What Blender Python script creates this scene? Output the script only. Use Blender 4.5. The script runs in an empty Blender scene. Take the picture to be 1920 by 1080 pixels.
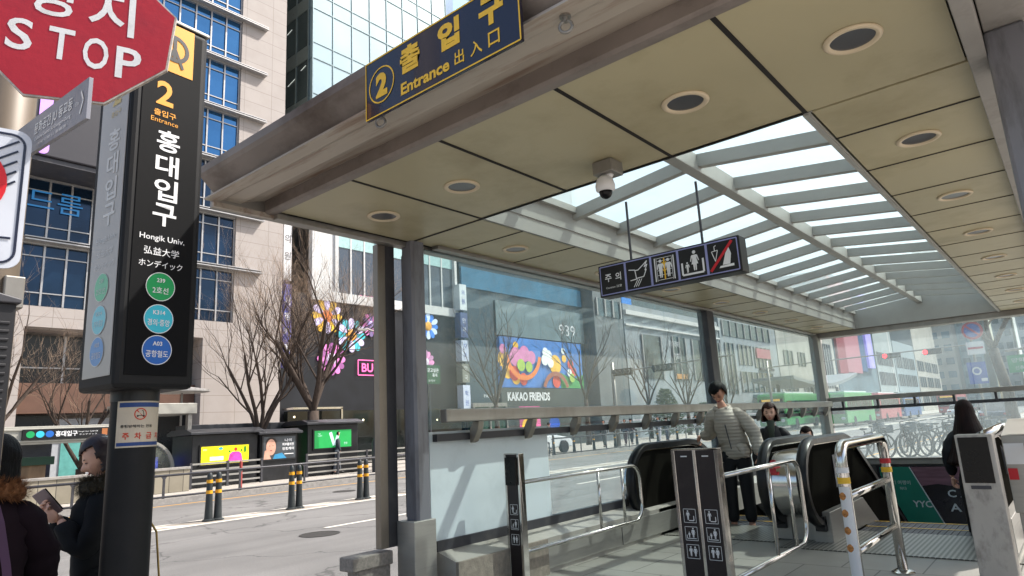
import bpy, bmesh, math, random
from mathutils import Vector, Matrix, noise
R=random.Random(7)
S=bpy.context.scene; COL=S.collection
rad=math.radians
# ---------------- camera, world, sun, exposure ----------------
cam=bpy.data.cameras.new('camera'); camo=bpy.data.objects.new('camera',cam); COL.objects.link(camo)
cam.sensor_width=36; cam.lens=23.32; cam.clip_start=0.05; cam.clip_end=4000
camo.matrix_world=Matrix(((0.76037983,0.17360969,0.62584518,0),(0.64724993,-0.12279601,-0.75232218,0),(-0.05375912,0.97712886,-0.20574047,1.6),(0,0,0,1)))
S.camera=camo
SUN_EL=rad(52); SUN_AZ=rad(54)   # azimuth measured from +X towards +Y
sdir=Vector((math.cos(SUN_EL)*math.cos(SUN_AZ),math.cos(SUN_EL)*math.sin(SUN_AZ),math.sin(SUN_EL)))
w=bpy.data.worlds.new('World'); S.world=w; w.use_nodes=True
nt=w.node_tree; nt.nodes.clear()
sky=nt.nodes.new('ShaderNodeTexSky'); sky.sky_type='NISHITA'; sky.sun_disc=False
sky.sun_elevation=SUN_EL; sky.sun_rotation=math.pi/2-SUN_AZ; sky.dust_density=4.0; sky.air_density=1.2
bg=nt.nodes.new('ShaderNodeBackground'); bg.inputs[1].default_value=0.145
wo=nt.nodes.new('ShaderNodeOutputWorld'); nt.links.new(sky.outputs[0],bg.inputs[0]); nt.links.new(bg.outputs[0],wo.inputs[0])
sl=bpy.data.lights.new('sun','SUN'); sl.energy=4.2; sl.angle=rad(0.6); sl.color=(1,0.95,0.88)
so=bpy.data.objects.new('sun',sl); COL.objects.link(so); so.rotation_euler=sdir.to_track_quat('Z','Y').to_euler()
S.view_settings.view_transform='Standard'; S.view_settings.look='None'; S.view_settings.gamma=1
S.view_settings.exposure=0.72
S.cycles.max_bounces=10; S.cycles.diffuse_bounces=4; S.cycles.transparent_max_bounces=16
S.cycles.use_denoising=True; S.cycles.sample_clamp_indirect=6
# ---------------- helpers ----------------
def lin(h):
    h=h.lstrip('#'); o=[]
    for i in (0,2,4):
        c=int(h[i:i+2],16)/255; o.append(c/12.92 if c<=.04045 else ((c+.055)/1.055)**2.4)
    return tuple(o)+(1,)
MATS={}
def M(name,c,rough=.6,metal=0,var=.12,scale=6,bump=0.0,bscale=60,spec=.5,dirt=None,dscale=1.5,damt=.5,emis=0,coat=0,stretch=None,tint=None):
    if name in MATS: return MATS[name]
    if isinstance(c,str): c=lin(c)
    elif not isinstance(c,tuple): c=(c,c,c,1)
    m=bpy.data.materials.new(name); m.use_nodes=True; n=m.node_tree.nodes; l=m.node_tree.links
    b=n['Principled BSDF']; b.inputs['Roughness'].default_value=rough; b.inputs['Metallic'].default_value=metal
    b.inputs['Specular IOR Level'].default_value=spec; b.inputs['Coat Weight'].default_value=coat
    tc=n.new('ShaderNodeTexCoord'); src=tc.outputs['Object']
    if stretch:
        mp=n.new('ShaderNodeMapping'); mp.inputs['Scale'].default_value=stretch; l.new(src,mp.inputs[0]); src=mp.outputs[0]
    nz=n.new('ShaderNodeTexNoise'); nz.inputs['Scale'].default_value=scale; nz.inputs['Detail'].default_value=5; l.new(src,nz.inputs['Vector'])
    mx=n.new('ShaderNodeMix'); mx.data_type='RGBA'
    k1=1-var; k2=1+var
    mx.inputs[6].default_value=(c[0]*k1,c[1]*k1,c[2]*k1,1); mx.inputs[7].default_value=(min(1,c[0]*k2),min(1,c[1]*k2),min(1,c[2]*k2),1)
    cr=n.new('ShaderNodeMapRange'); cr.inputs[1].default_value=.3; cr.inputs[2].default_value=.7; l.new(nz.outputs[0],cr.inputs[0]); l.new(cr.outputs[0],mx.inputs[0])
    out=mx.outputs[2]
    if dirt is not None:
        d=lin(dirt) if isinstance(dirt,str) else dirt
        n2=n.new('ShaderNodeTexNoise'); n2.inputs['Scale'].default_value=dscale; n2.inputs['Detail'].default_value=9; n2.inputs['Roughness'].default_value=.65; l.new(src,n2.inputs['Vector'])
        c2=n.new('ShaderNodeMapRange'); c2.inputs[1].default_value=.5; c2.inputs[2].default_value=.72; c2.inputs[4].default_value=damt; l.new(n2.outputs[0],c2.inputs[0])
        m2=n.new('ShaderNodeMix'); m2.data_type='RGBA'; l.new(c2.outputs[0],m2.inputs[0]); l.new(out,m2.inputs[6]); m2.inputs[7].default_value=d; out=m2.outputs[2]
    l.new(out,b.inputs['Base Color'])
    rr=n.new('ShaderNodeMapRange'); rr.inputs[3].default_value=max(0,rough-.08); rr.inputs[4].default_value=min(1,rough+.1); l.new(nz.outputs[0],rr.inputs[0]); l.new(rr.outputs[0],b.inputs['Roughness'])
    if bump:
        n3=n.new('ShaderNodeTexNoise'); n3.inputs['Scale'].default_value=bscale; n3.inputs['Detail'].default_value=4; l.new(src,n3.inputs['Vector'])
        bp=n.new('ShaderNodeBump'); bp.inputs['Strength'].default_value=bump; bp.inputs['Distance'].default_value=.02; l.new(n3.outputs[0],bp.inputs['Height']); l.new(bp.outputs[0],b.inputs['Normal'])
    if emis:
        l.new(out,b.inputs['Emission Color']); b.inputs['Emission Strength'].default_value=emis
    MATS[name]=m; return m
def GLASS(name,tint=(.85,.93,.92),haze=.1,hazec=(.75,.8,.8),scale=1.2,hi=.2,refl=1.0,rough=.02):
    if name in MATS: return MATS[name]
    m=bpy.data.materials.new(name); m.use_nodes=True; n=m.node_tree.nodes; l=m.node_tree.links; n.clear()
    o=n.new('ShaderNodeOutputMaterial'); t=n.new('ShaderNodeBsdfTransparent'); t.inputs[0].default_value=tint+(1,)
    d=n.new('ShaderNodeBsdfDiffuse'); d.inputs[0].default_value=hazec+(1,); tr=n.new('ShaderNodeBsdfTranslucent'); tr.inputs[0].default_value=hazec+(1,)
    ad=n.new('ShaderNodeMixShader'); l.new(d.outputs[0],ad.inputs[1]); l.new(tr.outputs[0],ad.inputs[2]); ad.inputs[0].default_value=.5
    tc=n.new('ShaderNodeTexCoord'); nz=n.new('ShaderNodeTexNoise'); nz.inputs['Scale'].default_value=scale; nz.inputs['Detail'].default_value=6; l.new(tc.outputs['Object'],nz.inputs[0])
    mr=n.new('ShaderNodeMapRange'); mr.inputs[1].default_value=.3; mr.inputs[2].default_value=.75; mr.inputs[3].default_value=haze; mr.inputs[4].default_value=hi; l.new(nz.outputs[0],mr.inputs[0])
    mx=n.new('ShaderNodeMixShader'); l.new(mr.outputs[0],mx.inputs[0]); l.new(t.outputs[0],mx.inputs[1]); l.new(ad.outputs[0],mx.inputs[2])
    g=n.new('ShaderNodeBsdfGlossy'); g.inputs['Roughness'].default_value=rough
    ge=n.new('ShaderNodeNewGeometry'); dt=n.new('ShaderNodeVectorMath'); dt.operation='DOT_PRODUCT'; l.new(ge.outputs['Incoming'],dt.inputs[0]); l.new(ge.outputs['Normal'],dt.inputs[1])
    ab=n.new('ShaderNodeMath'); ab.operation='ABSOLUTE'; l.new(dt.outputs['Value'],ab.inputs[0]); om=n.new('ShaderNodeMath'); om.operation='SUBTRACT'; om.inputs[0].default_value=1; l.new(ab.outputs[0],om.inputs[1])
    pw=n.new('ShaderNodeMath'); pw.operation='POWER'; pw.inputs[1].default_value=5; l.new(om.outputs[0],pw.inputs[0])
    ml=n.new('ShaderNodeMath'); ml.operation='MULTIPLY_ADD'; ml.inputs[1].default_value=.6*refl; ml.inputs[2].default_value=.03*refl; l.new(pw.outputs[0],ml.inputs[0])
    m2=n.new('ShaderNodeMixShader'); l.new(ml.outputs[0],m2.inputs[0]); l.new(mx.outputs[0],m2.inputs[1]); l.new(g.outputs[0],m2.inputs[2])
    l.new(m2.outputs[0],o.inputs[0]); MATS[name]=m; return m
def GRID(name,c,joint,bw,bh,plane='YZ',mortar=.012,rough=.7,var=.1,off=0.0,bump=.3,dirt=None,damt=.35,metal=0):
    """tiled / panelled surface: brick texture laid on the object's own axes"""
    if name in MATS: return MATS[name]
    if isinstance(c,str): c=lin(c)
    if isinstance(joint,str): joint=lin(joint)
    m=bpy.data.materials.new(name); m.use_nodes=True; n=m.node_tree.nodes; l=m.node_tree.links
    b=n['Principled BSDF']; b.inputs['Roughness'].default_value=rough; b.inputs['Metallic'].default_value=metal
    tc=n.new('ShaderNodeTexCoord'); sp=n.new('ShaderNodeSeparateXYZ'); l.new(tc.outputs['Object'],sp.inputs[0])
    cb=n.new('ShaderNodeCombineXYZ'); l.new(sp.outputs['XYZ'.index(plane[0])],cb.inputs[0]); l.new(sp.outputs['XYZ'.index(plane[1])],cb.inputs[1])
    br=n.new('ShaderNodeTexBrick'); br.offset=off; br.inputs['Scale'].default_value=1; br.inputs['Brick Width'].default_value=bw; br.inputs['Row Height'].default_value=bh
    br.inputs['Mortar Size'].default_value=mortar; br.inputs['Mortar Smooth'].default_value=.1
    br.inputs['Color1'].default_value=tuple(x*(1-var) for x in c[:3])+(1,); br.inputs['Color2'].default_value=tuple(min(1,x*(1+var)) for x in c[:3])+(1,); br.inputs['Mortar'].default_value=joint
    l.new(cb.outputs[0],br.inputs['Vector'])
    nz=n.new('ShaderNodeTexNoise'); nz.inputs['Scale'].default_value=1.1; nz.inputs['Detail'].default_value=9; nz.inputs['Roughness'].default_value=.65; l.new(tc.outputs['Object'],nz.inputs[0])
    c2=n.new('ShaderNodeMapRange'); c2.inputs[1].default_value=.42; c2.inputs[2].default_value=.75; c2.inputs[4].default_value=damt; l.new(nz.outputs[0],c2.inputs[0])
    m2=n.new('ShaderNodeMix'); m2.data_type='RGBA'; l.new(c2.outputs[0],m2.inputs[0]); l.new(br.outputs[0],m2.inputs[6]); m2.inputs[7].default_value=lin(dirt) if dirt else tuple(x*.6 for x in c[:3])+(1,)
    l.new(m2.outputs[2],b.inputs['Base Color'])
    bp=n.new('ShaderNodeBump'); bp.inputs['Strength'].default_value=bump; bp.inputs['Distance'].default_value=.01; bp.invert=True; l.new(br.outputs['Fac'],bp.inputs['Height']); l.new(bp.outputs[0],b.inputs['Normal'])
    MATS[name]=m; return m
class MB:
    def __init__(s): s.v=[]; s.f=[]; s.mi=[]; s.cur=0
    def add(s,vs,fs):
        n=len(s.v); s.v+=[tuple(v) for v in vs]
        for f in fs: s.f.append([n+i for i in f]); s.mi.append(s.cur)
        return s
    def m(s,i): s.cur=i; return s
    def box(s,x0,x1,y0,y1,z0,z1):
        vs=[(x,y,z) for z in (z0,z1) for y in (y0,y1) for x in (x0,x1)]
        return s.add(vs,[(0,2,3,1),(4,5,7,6),(0,1,5,4),(1,3,7,5),(3,2,6,7),(2,0,4,6)])
    def cb(s,c,sz): return s.box(c[0]-sz[0]/2,c[0]+sz[0]/2,c[1]-sz[1]/2,c[1]+sz[1]/2,c[2]-sz[2]/2,c[2]+sz[2]/2)
    def obox(s,c,sz,u,v,n):
        c=Vector(c);u=Vector(u).normalized();v=Vector(v).normalized();n=Vector(n).normalized()
        vs=[c+u*(i*sz[0]/2)+v*(j*sz[1]/2)+n*(k*sz[2]/2) for k in(-1,1) for j in(-1,1) for i in(-1,1)]
        return s.add(vs,[(0,2,3,1),(4,5,7,6),(0,1,5,4),(1,3,7,5),(3,2,6,7),(2,0,4,6)])
    def prism(s,pts,axis,a0,a1):
        """pts 2D profile in the two other axes (in xyz order), extruded along axis"""
        n=len(pts); vs=[]
        for a in (a0,a1):
            for p in pts:
                vs.append((a,p[0],p[1]) if axis=='x' else (p[0],a,p[1]) if axis=='y' else (p[0],p[1],a))
        fs=[tuple(range(n))[::-1],tuple(range(n,2*n))]+[(i,(i+1)%n,n+(i+1)%n,n+i) for i in range(n)]
        return s.add(vs,fs)
    def tube(s,pts,r,seg=8,cap=True,rs=None):
        pts=[Vector(p) for p in pts]; n=len(pts); rr=rs if rs else [r]*n
        t0=(pts[1]-pts[0]).normalized(); up=Vector((0,0,1)) if abs(t0.z)<.9 else Vector((1,0,0))
        a=t0.cross(up).normalized(); vs=[]
        for i,p in enumerate(pts):
            if i==0: t=t0
            elif i==n-1: t=(pts[-1]-pts[-2]).normalized()
            else: t=((pts[i+1]-p).normalized()+(p-pts[i-1]).normalized()).normalized()
            a=(a-t*a.dot(t)).normalized(); b=t.cross(a)
            for k in range(seg):
                an=2*math.pi*k/seg; vs.append(p+(a*math.cos(an)+b*math.sin(an))*rr[i])
        fs=[(i*seg+k,i*seg+(k+1)%seg,(i+1)*seg+(k+1)%seg,(i+1)*seg+k) for i in range(n-1) for k in range(seg)]
        if cap: fs+=[tuple(range(seg))[::-1],tuple((n-1)*seg+k for k in range(seg))]
        return s.add(vs,fs)
    def lathe(s,prof,c=(0,0,0),seg=16):
        vs=[];n=len(prof)
        for r,z in prof:
            for k in range(seg):
                a=2*math.pi*k/seg; vs.append((c[0]+r*math.cos(a),c[1]+r*math.sin(a),c[2]+z))
        fs=[(i*seg+k,i*seg+(k+1)%seg,(i+1)*seg+(k+1)%seg,(i+1)*seg+k) for i in range(n-1) for k in range(seg)]
        fs+=[tuple(range(seg))[::-1],tuple((n-1)*seg+k for k in range(seg))]
        return s.add(vs,fs)
    def ell(s,c,r,seg=12,rings=8,fn=None):
        vs=[];c=Vector(c)
        for i in range(rings+1):
            th=math.pi*i/rings
            for k in range(seg):
                a=2*math.pi*k/seg; v=Vector((math.sin(th)*math.cos(a)*r[0],math.sin(th)*math.sin(a)*r[1],math.cos(th)*r[2]))
                if fn: v=fn(v)
                vs.append(c+v)
        fs=[(i*seg+k,(i+1)*seg+k,(i+1)*seg+(k+1)%seg,i*seg+(k+1)%seg) for i in range(rings) for k in range(seg)]
        return s.add(vs,fs)
    def quad(s,*p): return s.add(p,[tuple(range(len(p)))])
    def build(s,name,mat,parent=None,w=True,smooth=False,bevel=0,auto=None):
        me=bpy.data.meshes.new(name); off=Vector((0,0,0))
        if parent is not None and w:
            r=parent
            while r.parent: r=r.parent
            off=Vector(r.location)
        me.from_pydata([Vector(v)-off for v in s.v],[],s.f)
        ms=mat if isinstance(mat,(list,tuple)) else [mat]
        for q in ms: me.materials.append(q)
        if len(ms)>1: me.polygons.foreach_set('material_index',s.mi)
        if smooth: me.polygons.foreach_set('use_smooth',[True]*len(me.polygons))
        bm=bmesh.new(); bm.from_mesh(me)
        if smooth or bevel: bmesh.ops.remove_doubles(bm,verts=bm.verts,dist=1e-5)
        bmesh.ops.recalc_face_normals(bm,faces=bm.faces); bm.to_mesh(me); bm.free(); me.update()
        if auto: me.set_sharp_from_angle(angle=rad(auto))
        o=bpy.data.objects.new(name,me); COL.objects.link(o)
        if parent is not None: o.parent=parent
        if bevel:
            b=o.modifiers.new('bevel','BEVEL'); b.width=bevel; b.segments=2; b.limit_method='ANGLE'
        return o
def tag(o,label=None,cat=None,group=None,kind=None):
    if label:o['label']=label
    if cat:o['category']=cat
    if group:o['group']=group
    if kind:o['kind']=kind
    return o
def T(name,label,cat,loc=(0,0,0),rz=0,group=None):
    o=bpy.data.objects.new(name,None); COL.objects.link(o); o.location=loc; o.rotation_euler=(0,0,rz); o.empty_display_size=.2
    return tag(o,label,cat,group)
def st(mb,name,mat,**k): return tag(mb.build(name,mat,None,**k),kind='structure')
def dup(root,loc,rz=None,label=None,parent=None,scale=None):
    r=root.copy(); COL.objects.link(r); r.location=loc
    if rz is not None: r.rotation_euler=(0,0,rz)
    if label: r['label']=label
    if scale: r.scale=(scale,)*3
    def rec(a,b):
        for ch in list(a.children):
            c=ch.copy(); COL.objects.link(c); c.parent=b; rec(ch,c)
    rec(root,r); return r
class Dec:
    """flat graphics on a plane: origin, right u, up v, outward n"""
    def __init__(s,o,u,v,n=None):
        s.o=Vector(o);s.u=Vector(u).normalized();s.v=Vector(v).normalized();s.n=s.u.cross(s.v); s.k=.002
    def p(s,a,b,k=None): return s.o+s.u*a+s.v*b+s.n*(s.k if k is None else k)
    def poly(s,mb,pts,k=None):
        s.j=(getattr(s,'j',0)+1)%60; k=(s.k if k is None else k)+s.j*2.2e-5
        mb.add([s.p(a,b,k) for a,b in pts],[tuple(range(len(pts)))]); return s
    def rect(s,mb,a,b,w_,h,k=None): return s.poly(mb,[(a-w_/2,b-h/2),(a+w_/2,b-h/2),(a+w_/2,b+h/2),(a-w_/2,b+h/2)],k)
    def rrect(s,mb,a,b,w_,h,r,k=None):
        pts=[]
        for cx,cy,a0 in ((w_/2-r,h/2-r,0),(-w_/2+r,h/2-r,90),(-w_/2+r,-h/2+r,180),(w_/2-r,-h/2+r,270)):
            for i in range(5):
                t=rad(a0+i*22.5); pts.append((a+cx+r*math.cos(t),b+cy+r*math.sin(t)))
        return s.poly(mb,pts,k)
    def disc(s,mb,a,b,r,k=None,seg=28,ry=None): return s.poly(mb,[(a+r*math.cos(2*math.pi*i/seg),b+(ry or r)*math.sin(2*math.pi*i/seg)) for i in range(seg)],k)
    def ring(s,mb,a,b,r0,r1,k=None,seg=32,a0=0,a1=360):
        for i in range(seg):
            t=rad(a0+(a1-a0)*i/seg);q=rad(a0+(a1-a0)*(i+1)/seg)
            s.poly(mb,[(a+r*math.cos(x),b+r*math.sin(x)) for r,x in ((r0,t),(r1,t),(r1,q),(r0,q))],k)
        return s
    def line(s,mb,pts,t,k=None):
        for (a,b),(c,d) in zip(pts,pts[1:]):
            L=math.hypot(c-a,d-b) or 1; x=-(d-b)/L*t/2; y=(c-a)/L*t/2
            s.poly(mb,[(a+x,b+y),(a-x,b-y),(c-x,d-y),(c+x,d+y)],k)
        return s
    def frame(s,mb,a,b,w_,h,t,k=None): return s.line(mb,[(a-w_/2,b-h/2),(a+w_/2,b-h/2),(a+w_/2,b+h/2),(a-w_/2,b+h/2),(a-w_/2,b-h/2)],t,k)
    def text(s,mb,body,a,b,h=None,w_=None,bold=0,k=None,rot=0,align='c',shear=0,sh=0):
        c=bpy.data.curves.new('lettering','FONT'); c.body=body; c.offset=bold*.7; c.resolution_u=3; c.shear=shear
        o=bpy.data.objects.new('tmp',c); COL.objects.link(o)
        dg=bpy.context.evaluated_depsgraph_get(); me=bpy.data.meshes.new_from_object(o.evaluated_get(dg))
        vs=[v.co.copy() for v in me.vertices]; fs=[tuple(p.vertices) for p in me.polygons]
        bpy.data.objects.remove(o); bpy.data.curves.remove(c); bpy.data.meshes.remove(me)
        if not vs: return s
        x0=min(v.x for v in vs);x1=max(v.x for v in vs);y0=min(v.y for v in vs);y1=max(v.y for v in vs)
        sy=h/(y1-y0) if h else None; sx=w_/(x1-x0) if w_ else sy; sy=sy or sx
        ax=(x0+x1)/2 if align=='c' else x0; cr,sr=math.cos(rot),math.sin(rot); out=[]
        for v in vs:
            Y=(v.y-(y0+y1)/2)*sy; X=(v.x-ax)*sx-sh*Y; out.append(s.p(a+X*cr-Y*sr,b+X*sr+Y*cr,k))
        mb.add(out,fs); return s
def person_icon(d,mb,a,b,h,k=None,skirt=False):
    d.disc(mb,a,b+h*.43,h*.085,k,12)
    d.poly(mb,[(a-h*.13,b+h*.3),(a+h*.13,b+h*.3),(a+h*.1,b-h*.02),(a+h*.07,b-h*.45),(a+h*.015,b-h*.45),(a,b-h*.1),(a-h*.015,b-h*.45),(a-h*.07,b-h*.45),(a-h*.1,b-h*.02)],k)
    if skirt: d.poly(mb,[(a-h*.08,b+h*.2),(a+h*.08,b+h*.2),(a+h*.17,b-h*.15),(a-h*.17,b-h*.15)],k)
    d.line(mb,[(a-h*.13,b+h*.27),(a-h*.2,b)],h*.05,k); d.line(mb,[(a+h*.13,b+h*.27),(a+h*.2,b)],h*.05,k)
# ---------------- materials ----------------
def asphalt():
    m=M('asphalt',(.185,.18,.175,1),.85,var=.14,scale=.5,bump=.6,bscale=110,dirt=(.12,.118,.116,1),dscale=.3,damt=.5); n=m.node_tree.nodes; l=m.node_tree.links; b=n['Principled BSDF']; src=b.inputs['Base Color'].links[0].from_socket
    tc=n.new('ShaderNodeTexCoord'); mp=n.new('ShaderNodeMapping'); mp.inputs['Scale'].default_value=(1.6,.035,1); l.new(tc.outputs['Object'],mp.inputs[0]); nz=n.new('ShaderNodeTexNoise'); nz.inputs['Scale'].default_value=1; nz.inputs['Detail'].default_value=3; l.new(mp.outputs[0],nz.inputs[0])
    r1=n.new('ShaderNodeMapRange'); r1.inputs[1].default_value=.4; r1.inputs[2].default_value=.65; r1.inputs[3].default_value=1; r1.inputs[4].default_value=.8; l.new(nz.outputs[0],r1.inputs[0])
    vo=n.new('ShaderNodeTexVoronoi'); vo.feature='DISTANCE_TO_EDGE'; vo.inputs['Scale'].default_value=.33; dn=n.new('ShaderNodeTexNoise'); dn.inputs['Scale'].default_value=1.5; dn.inputs['Detail'].default_value=6; l.new(tc.outputs['Object'],dn.inputs[0])
    av=n.new('ShaderNodeVectorMath'); av.operation='MULTIPLY_ADD'; av.inputs[1].default_value=(1.2,1.2,0); l.new(dn.outputs['Color'],av.inputs[0]); l.new(tc.outputs['Object'],av.inputs[2]); l.new(av.outputs[0],vo.inputs['Vector'])
    r2=n.new('ShaderNodeMapRange'); r2.inputs[1].default_value=.004; r2.inputs[2].default_value=.012; r2.inputs[3].default_value=.55; r2.inputs[4].default_value=1; l.new(vo.outputs['Distance'],r2.inputs[0])
    g_=n.new('ShaderNodeTexNoise'); g_.inputs['Scale'].default_value=60; g_.inputs['Detail'].default_value=2; l.new(tc.outputs['Object'],g_.inputs[0]); r3=n.new('ShaderNodeMapRange'); r3.inputs[1].default_value=.3; r3.inputs[2].default_value=.7; r3.inputs[3].default_value=.78; r3.inputs[4].default_value=1.2; l.new(g_.outputs[0],r3.inputs[0])
    a=n.new('ShaderNodeMath'); a.operation='MULTIPLY'; l.new(r1.outputs[0],a.inputs[0]); l.new(r2.outputs[0],a.inputs[1]); a2=n.new('ShaderNodeMath'); a2.operation='MULTIPLY'; l.new(a.outputs[0],a2.inputs[0]); l.new(r3.outputs[0],a2.inputs[1])
    vm=n.new('ShaderNodeVectorMath'); vm.operation='SCALE'; l.new(src,vm.inputs[0]); l.new(a2.outputs[0],vm.inputs['Scale']); l.new(vm.outputs[0],b.inputs['Base Color']); return m
m_road=asphalt()
m_walk=GRID('paving_light','#a8a29a','#6d6862',.3,.3,'XY',.008,.8,.08,.5)
m_ground=M('ground_far',(.16,.155,.15,1),.9)
m_kerb=M('kerb_stone','#8f8b86',.8,var=.2,scale=9,bump=.3)
m_white=M('road_white','#cfcac0',.7,var=.12,scale=5,dirt='#9d978e',dscale=6,damt=.55)
m_yellow=M('road_yellow','#c9963a',.7,var=.12,scale=5,dirt='#94785a',dscale=6,damt=.5)
m_steel=M('brushed_steel','#a9a7a2',.38,.6,var=.1,scale=3,stretch=(1,1,14),dirt='#75716c',dscale=3,damt=.35)
m_steelb=M('polished_steel','#d2d0cc',.14,1,var=.06,scale=4,dirt='#8d8a84',dscale=9,damt=.3)
m_satin=M('satin_steel','#94918c',.45,.75,var=.12,scale=3,dirt='#5b5751',dscale=4,damt=.4,stretch=(1,1,.4))
m_colp=M('violet_grey_paint','#7b7c83',.42,.25,var=.08,scale=2,dirt='#3f3d40',dscale=3.2,damt=.7,stretch=(3,3,.6))
m_cold=M('dark_grey_paint','#3f3f44',.5,.2,var=.1,scale=4,dirt='#6b6762',dscale=5,damt=.3)
m_ceil=M('ceiling_panel_paint','#aca384',.42,0,var=.07,scale=.8,dirt='#8b7f5e',dscale=1.3,damt=.7,bump=.3,bscale=1.3)
m_dark=M('joint_black','#15110e',.8)
m_fascia=M('fascia_weathered','#877e78',.5,.25,var=.15,scale=3,dirt='#3c2c22',dscale=2.2,damt=.75,stretch=(.6,1,1))
m_fascl=M('fascia_pale','#ada397',.45,.2,var=.08,scale=3,dirt='#6a4222',dscale=4.5,damt=.85,stretch=(.3,2.5,2.5))
m_skyf=M('skylight_frame_paint','#9d9d98',.5,.1,var=.07,scale=3,dirt='#77746c',dscale=3,damt=.3)
m_cream=M('cream_ring','#cbbb9f',.45,var=.05)
m_lens=M('lamp_lens','#4a4c50',.3,var=.04,scale=3,coat=.3)
m_black=M('black_plastic','#101114',.4,var=.1)
m_black2=M('deep_black','#07080a',.5,spec=.3)
m_blackg=M('black_gloss','#0a0a0c',.25,var=.1,spec=.25)
m_rubber=M('handrail_rubber','#0d0f12',.3,var=.2,scale=5,spec=.4)
m_navy=M('sign_navy','#12102a',.2,var=.5,scale=1.2,coat=.4)
m_signy=M('sign_yellow','#e8b92c',.4,var=.05)
m_signw=M('sign_white','#dfe0e2',.45,var=.05)
m_brown=M('brown_post_panel','#2b2527',.33,.3,var=.08,scale=3,dirt='#4d4645',dscale=9,damt=.2)
m_glassw=GLASS('dusty_glass',(.90,.955,.95),.07,(.56,.74,.78),1.1,.18)
m_glassb=GLASS('hazy_back_glass',(.88,.94,.94),.08,(.80,.89,.92),.9,.2)
m_skyg=GLASS('skylight_glass',(.82,.95,.94),.36,(.76,.90,.89),.5,.66,refl=.3)  # pane haze raised so the blue sky behind looks white
m_frost=M('frosted_film','#cfdadf',.35,var=.03,scale=1,dirt='#b3bec2',dscale=2.2,damt=.5)
TWX,TWY=-2.19,4.6
# ---------------- setting ----------------
HX0,HX1,HY0,HY1=-4.28,-.3,8.15,15.2      # escalator well
g=MB()
def holed(g,x0,x1,y0,y1,z):
    g.quad((x0,y0,z),(HX0,y0,z),(HX0,y1,z),(x0,y1,z)); g.quad((HX1,y0,z),(x1,y0,z),(x1,y1,z),(HX1,y1,z))
    g.quad((HX0,y0,z),(HX1,y0,z),(HX1,HY0,z),(HX0,HY0,z)); g.quad((HX0,HY1,z),(HX1,HY1,z),(HX1,y1,z),(HX0,y1,z))
holed(g,-1500,1500,-1500,1500,-.03); st(g,'ground',m_ground)
g=MB(); g.quad((-20.5,-80,0),(-5.4,-80,0),(-5.4,400,0),(-20.5,400,0)); st(g,'road',m_road)
g=MB(); holed(g,-5.2,14,-40,200,.12); st(g,'pavement',m_walk)
g=MB(); g.box(-5.4,-5.2,-40,200,-.02,.125); st(g,'kerb',m_kerb)
g=MB(); g.quad((-30.2,-40,.13),(-20.7,-40,.13),(-20.7,400,.13),(-30.2,400,.13)); st(g,'far_pavement',m_walk)
g=MB(); g.box(-20.72,-20.5,-40,400,-.02,.135); st(g,'far_kerb',m_kerb)
g=MB()
for x0,x1 in ((-14.28,-14.12),(-15.05,-14.95)): g.quad((x0,-60,.005),(x1,-60,.005),(x1,300,.005),(x0,300,.005))
for k in range(120):
    y=-40+k*1.9; g.quad((-14.95,y,.005),(-14.95,y+.35,.005),(-14.28,y+1.1,.005),(-14.28,y+.75,.005))
for k in range(30):
    y=-24.6+k*8; g.quad((-7.62,y,.005),(-7.48,y,.005),(-7.48,y+3,.005),(-7.62,y+3,.005)); g.quad((-10.95,y,.005),(-10.82,y,.005),(-10.82,y+3,.005),(-10.95,y+3,.005))
st(g,'lane_marking',m_white)
g=MB(); g.quad((-19.8,-60,.006),(-19.66,-60,.006),(-19.66,300,.006),(-19.8,300,.006)); g.quad((-5.95,-60,.006),(-5.82,-60,.006),(-5.82,300,.006),(-5.95,300,.006)); st(g,'yellow_line',m_yellow)
g=MB(); g.quad((-14.94,-60,.003),(-14.29,-60,.003),(-14.29,300,.003),(-14.94,300,.003)); st(g,'median_hatch',M('median_paint','#8d857b',.8,var=.2,scale=3,dirt='#b9afa2',dscale=2,damt=.6))
# ---------------- canopy ----------------
can=T('station_canopy','long grey steel station canopy with beige ceiling panels and a gabled skylight over the escalators','canopy',(-2.1,2,0))
# ceiling panels, each 6 mm apart (dark joint sheet above)
g=MB(); jx=[-4.16,-3.31,-2.5,-1.69,-.885,-.135]
for a,b in zip(jx,jx[1:]): g.box(a+.011,b-.011,2.42,3.655,3.2,3.225)
jy=[3.67,4.17]+[4.935+.765*k for k in range(14)]
for a,b in zip(jy,jy[1:]):
    g.box(-4.16,-3.32,a+.009,b-.009,3.2,3.225); g.box(-.865,-.135,a+.009,b-.009,3.2,3.225)
g.build('ceiling_panel',m_ceil,can)
g=MB()
for x in jx[1:-1]: g.box(x-.012,x+.012,2.43,3.66,3.197,3.199)
for y in jy[1:-1]: g.box(-4.16,-3.32,y-.009,y+.009,3.197,3.199); g.box(-.865,-.135,y-.009,y+.009,3.197,3.199)
g.box(-4.14,-.9,3.652,3.675,3.196,3.199); g.box(-4.16,-4.145,2.5,14.9,3.196,3.199)
g.build('joint_strips',m_dark,can)
g=MB(); g.box(-4.22,-.02,2.42,3.67,3.226,3.40); g.box(-4.22,-3.34,3.67,15.25,3.226,3.40); g.box(-.86,-.02,3.67,15.25,3.226,3.40); g.box(-3.34,-.86,14.93,15.25,3.226,3.40)
g.build('roof_slab',m_dark,can)
g=MB(); g.box(-4.3,-4.225,2.0,15.3,3.17,3.46); g.box(-4.225,-.0,14.95,15.3,3.10,3.198); g.box(-4.24,-4.17,2.43,14.95,3.155,3.2)
g.box(-4.14,-4.06,3.9,14.9,3.165,3.197)
g.build('edge_beam',m_satin,can,bevel=.004)
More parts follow.
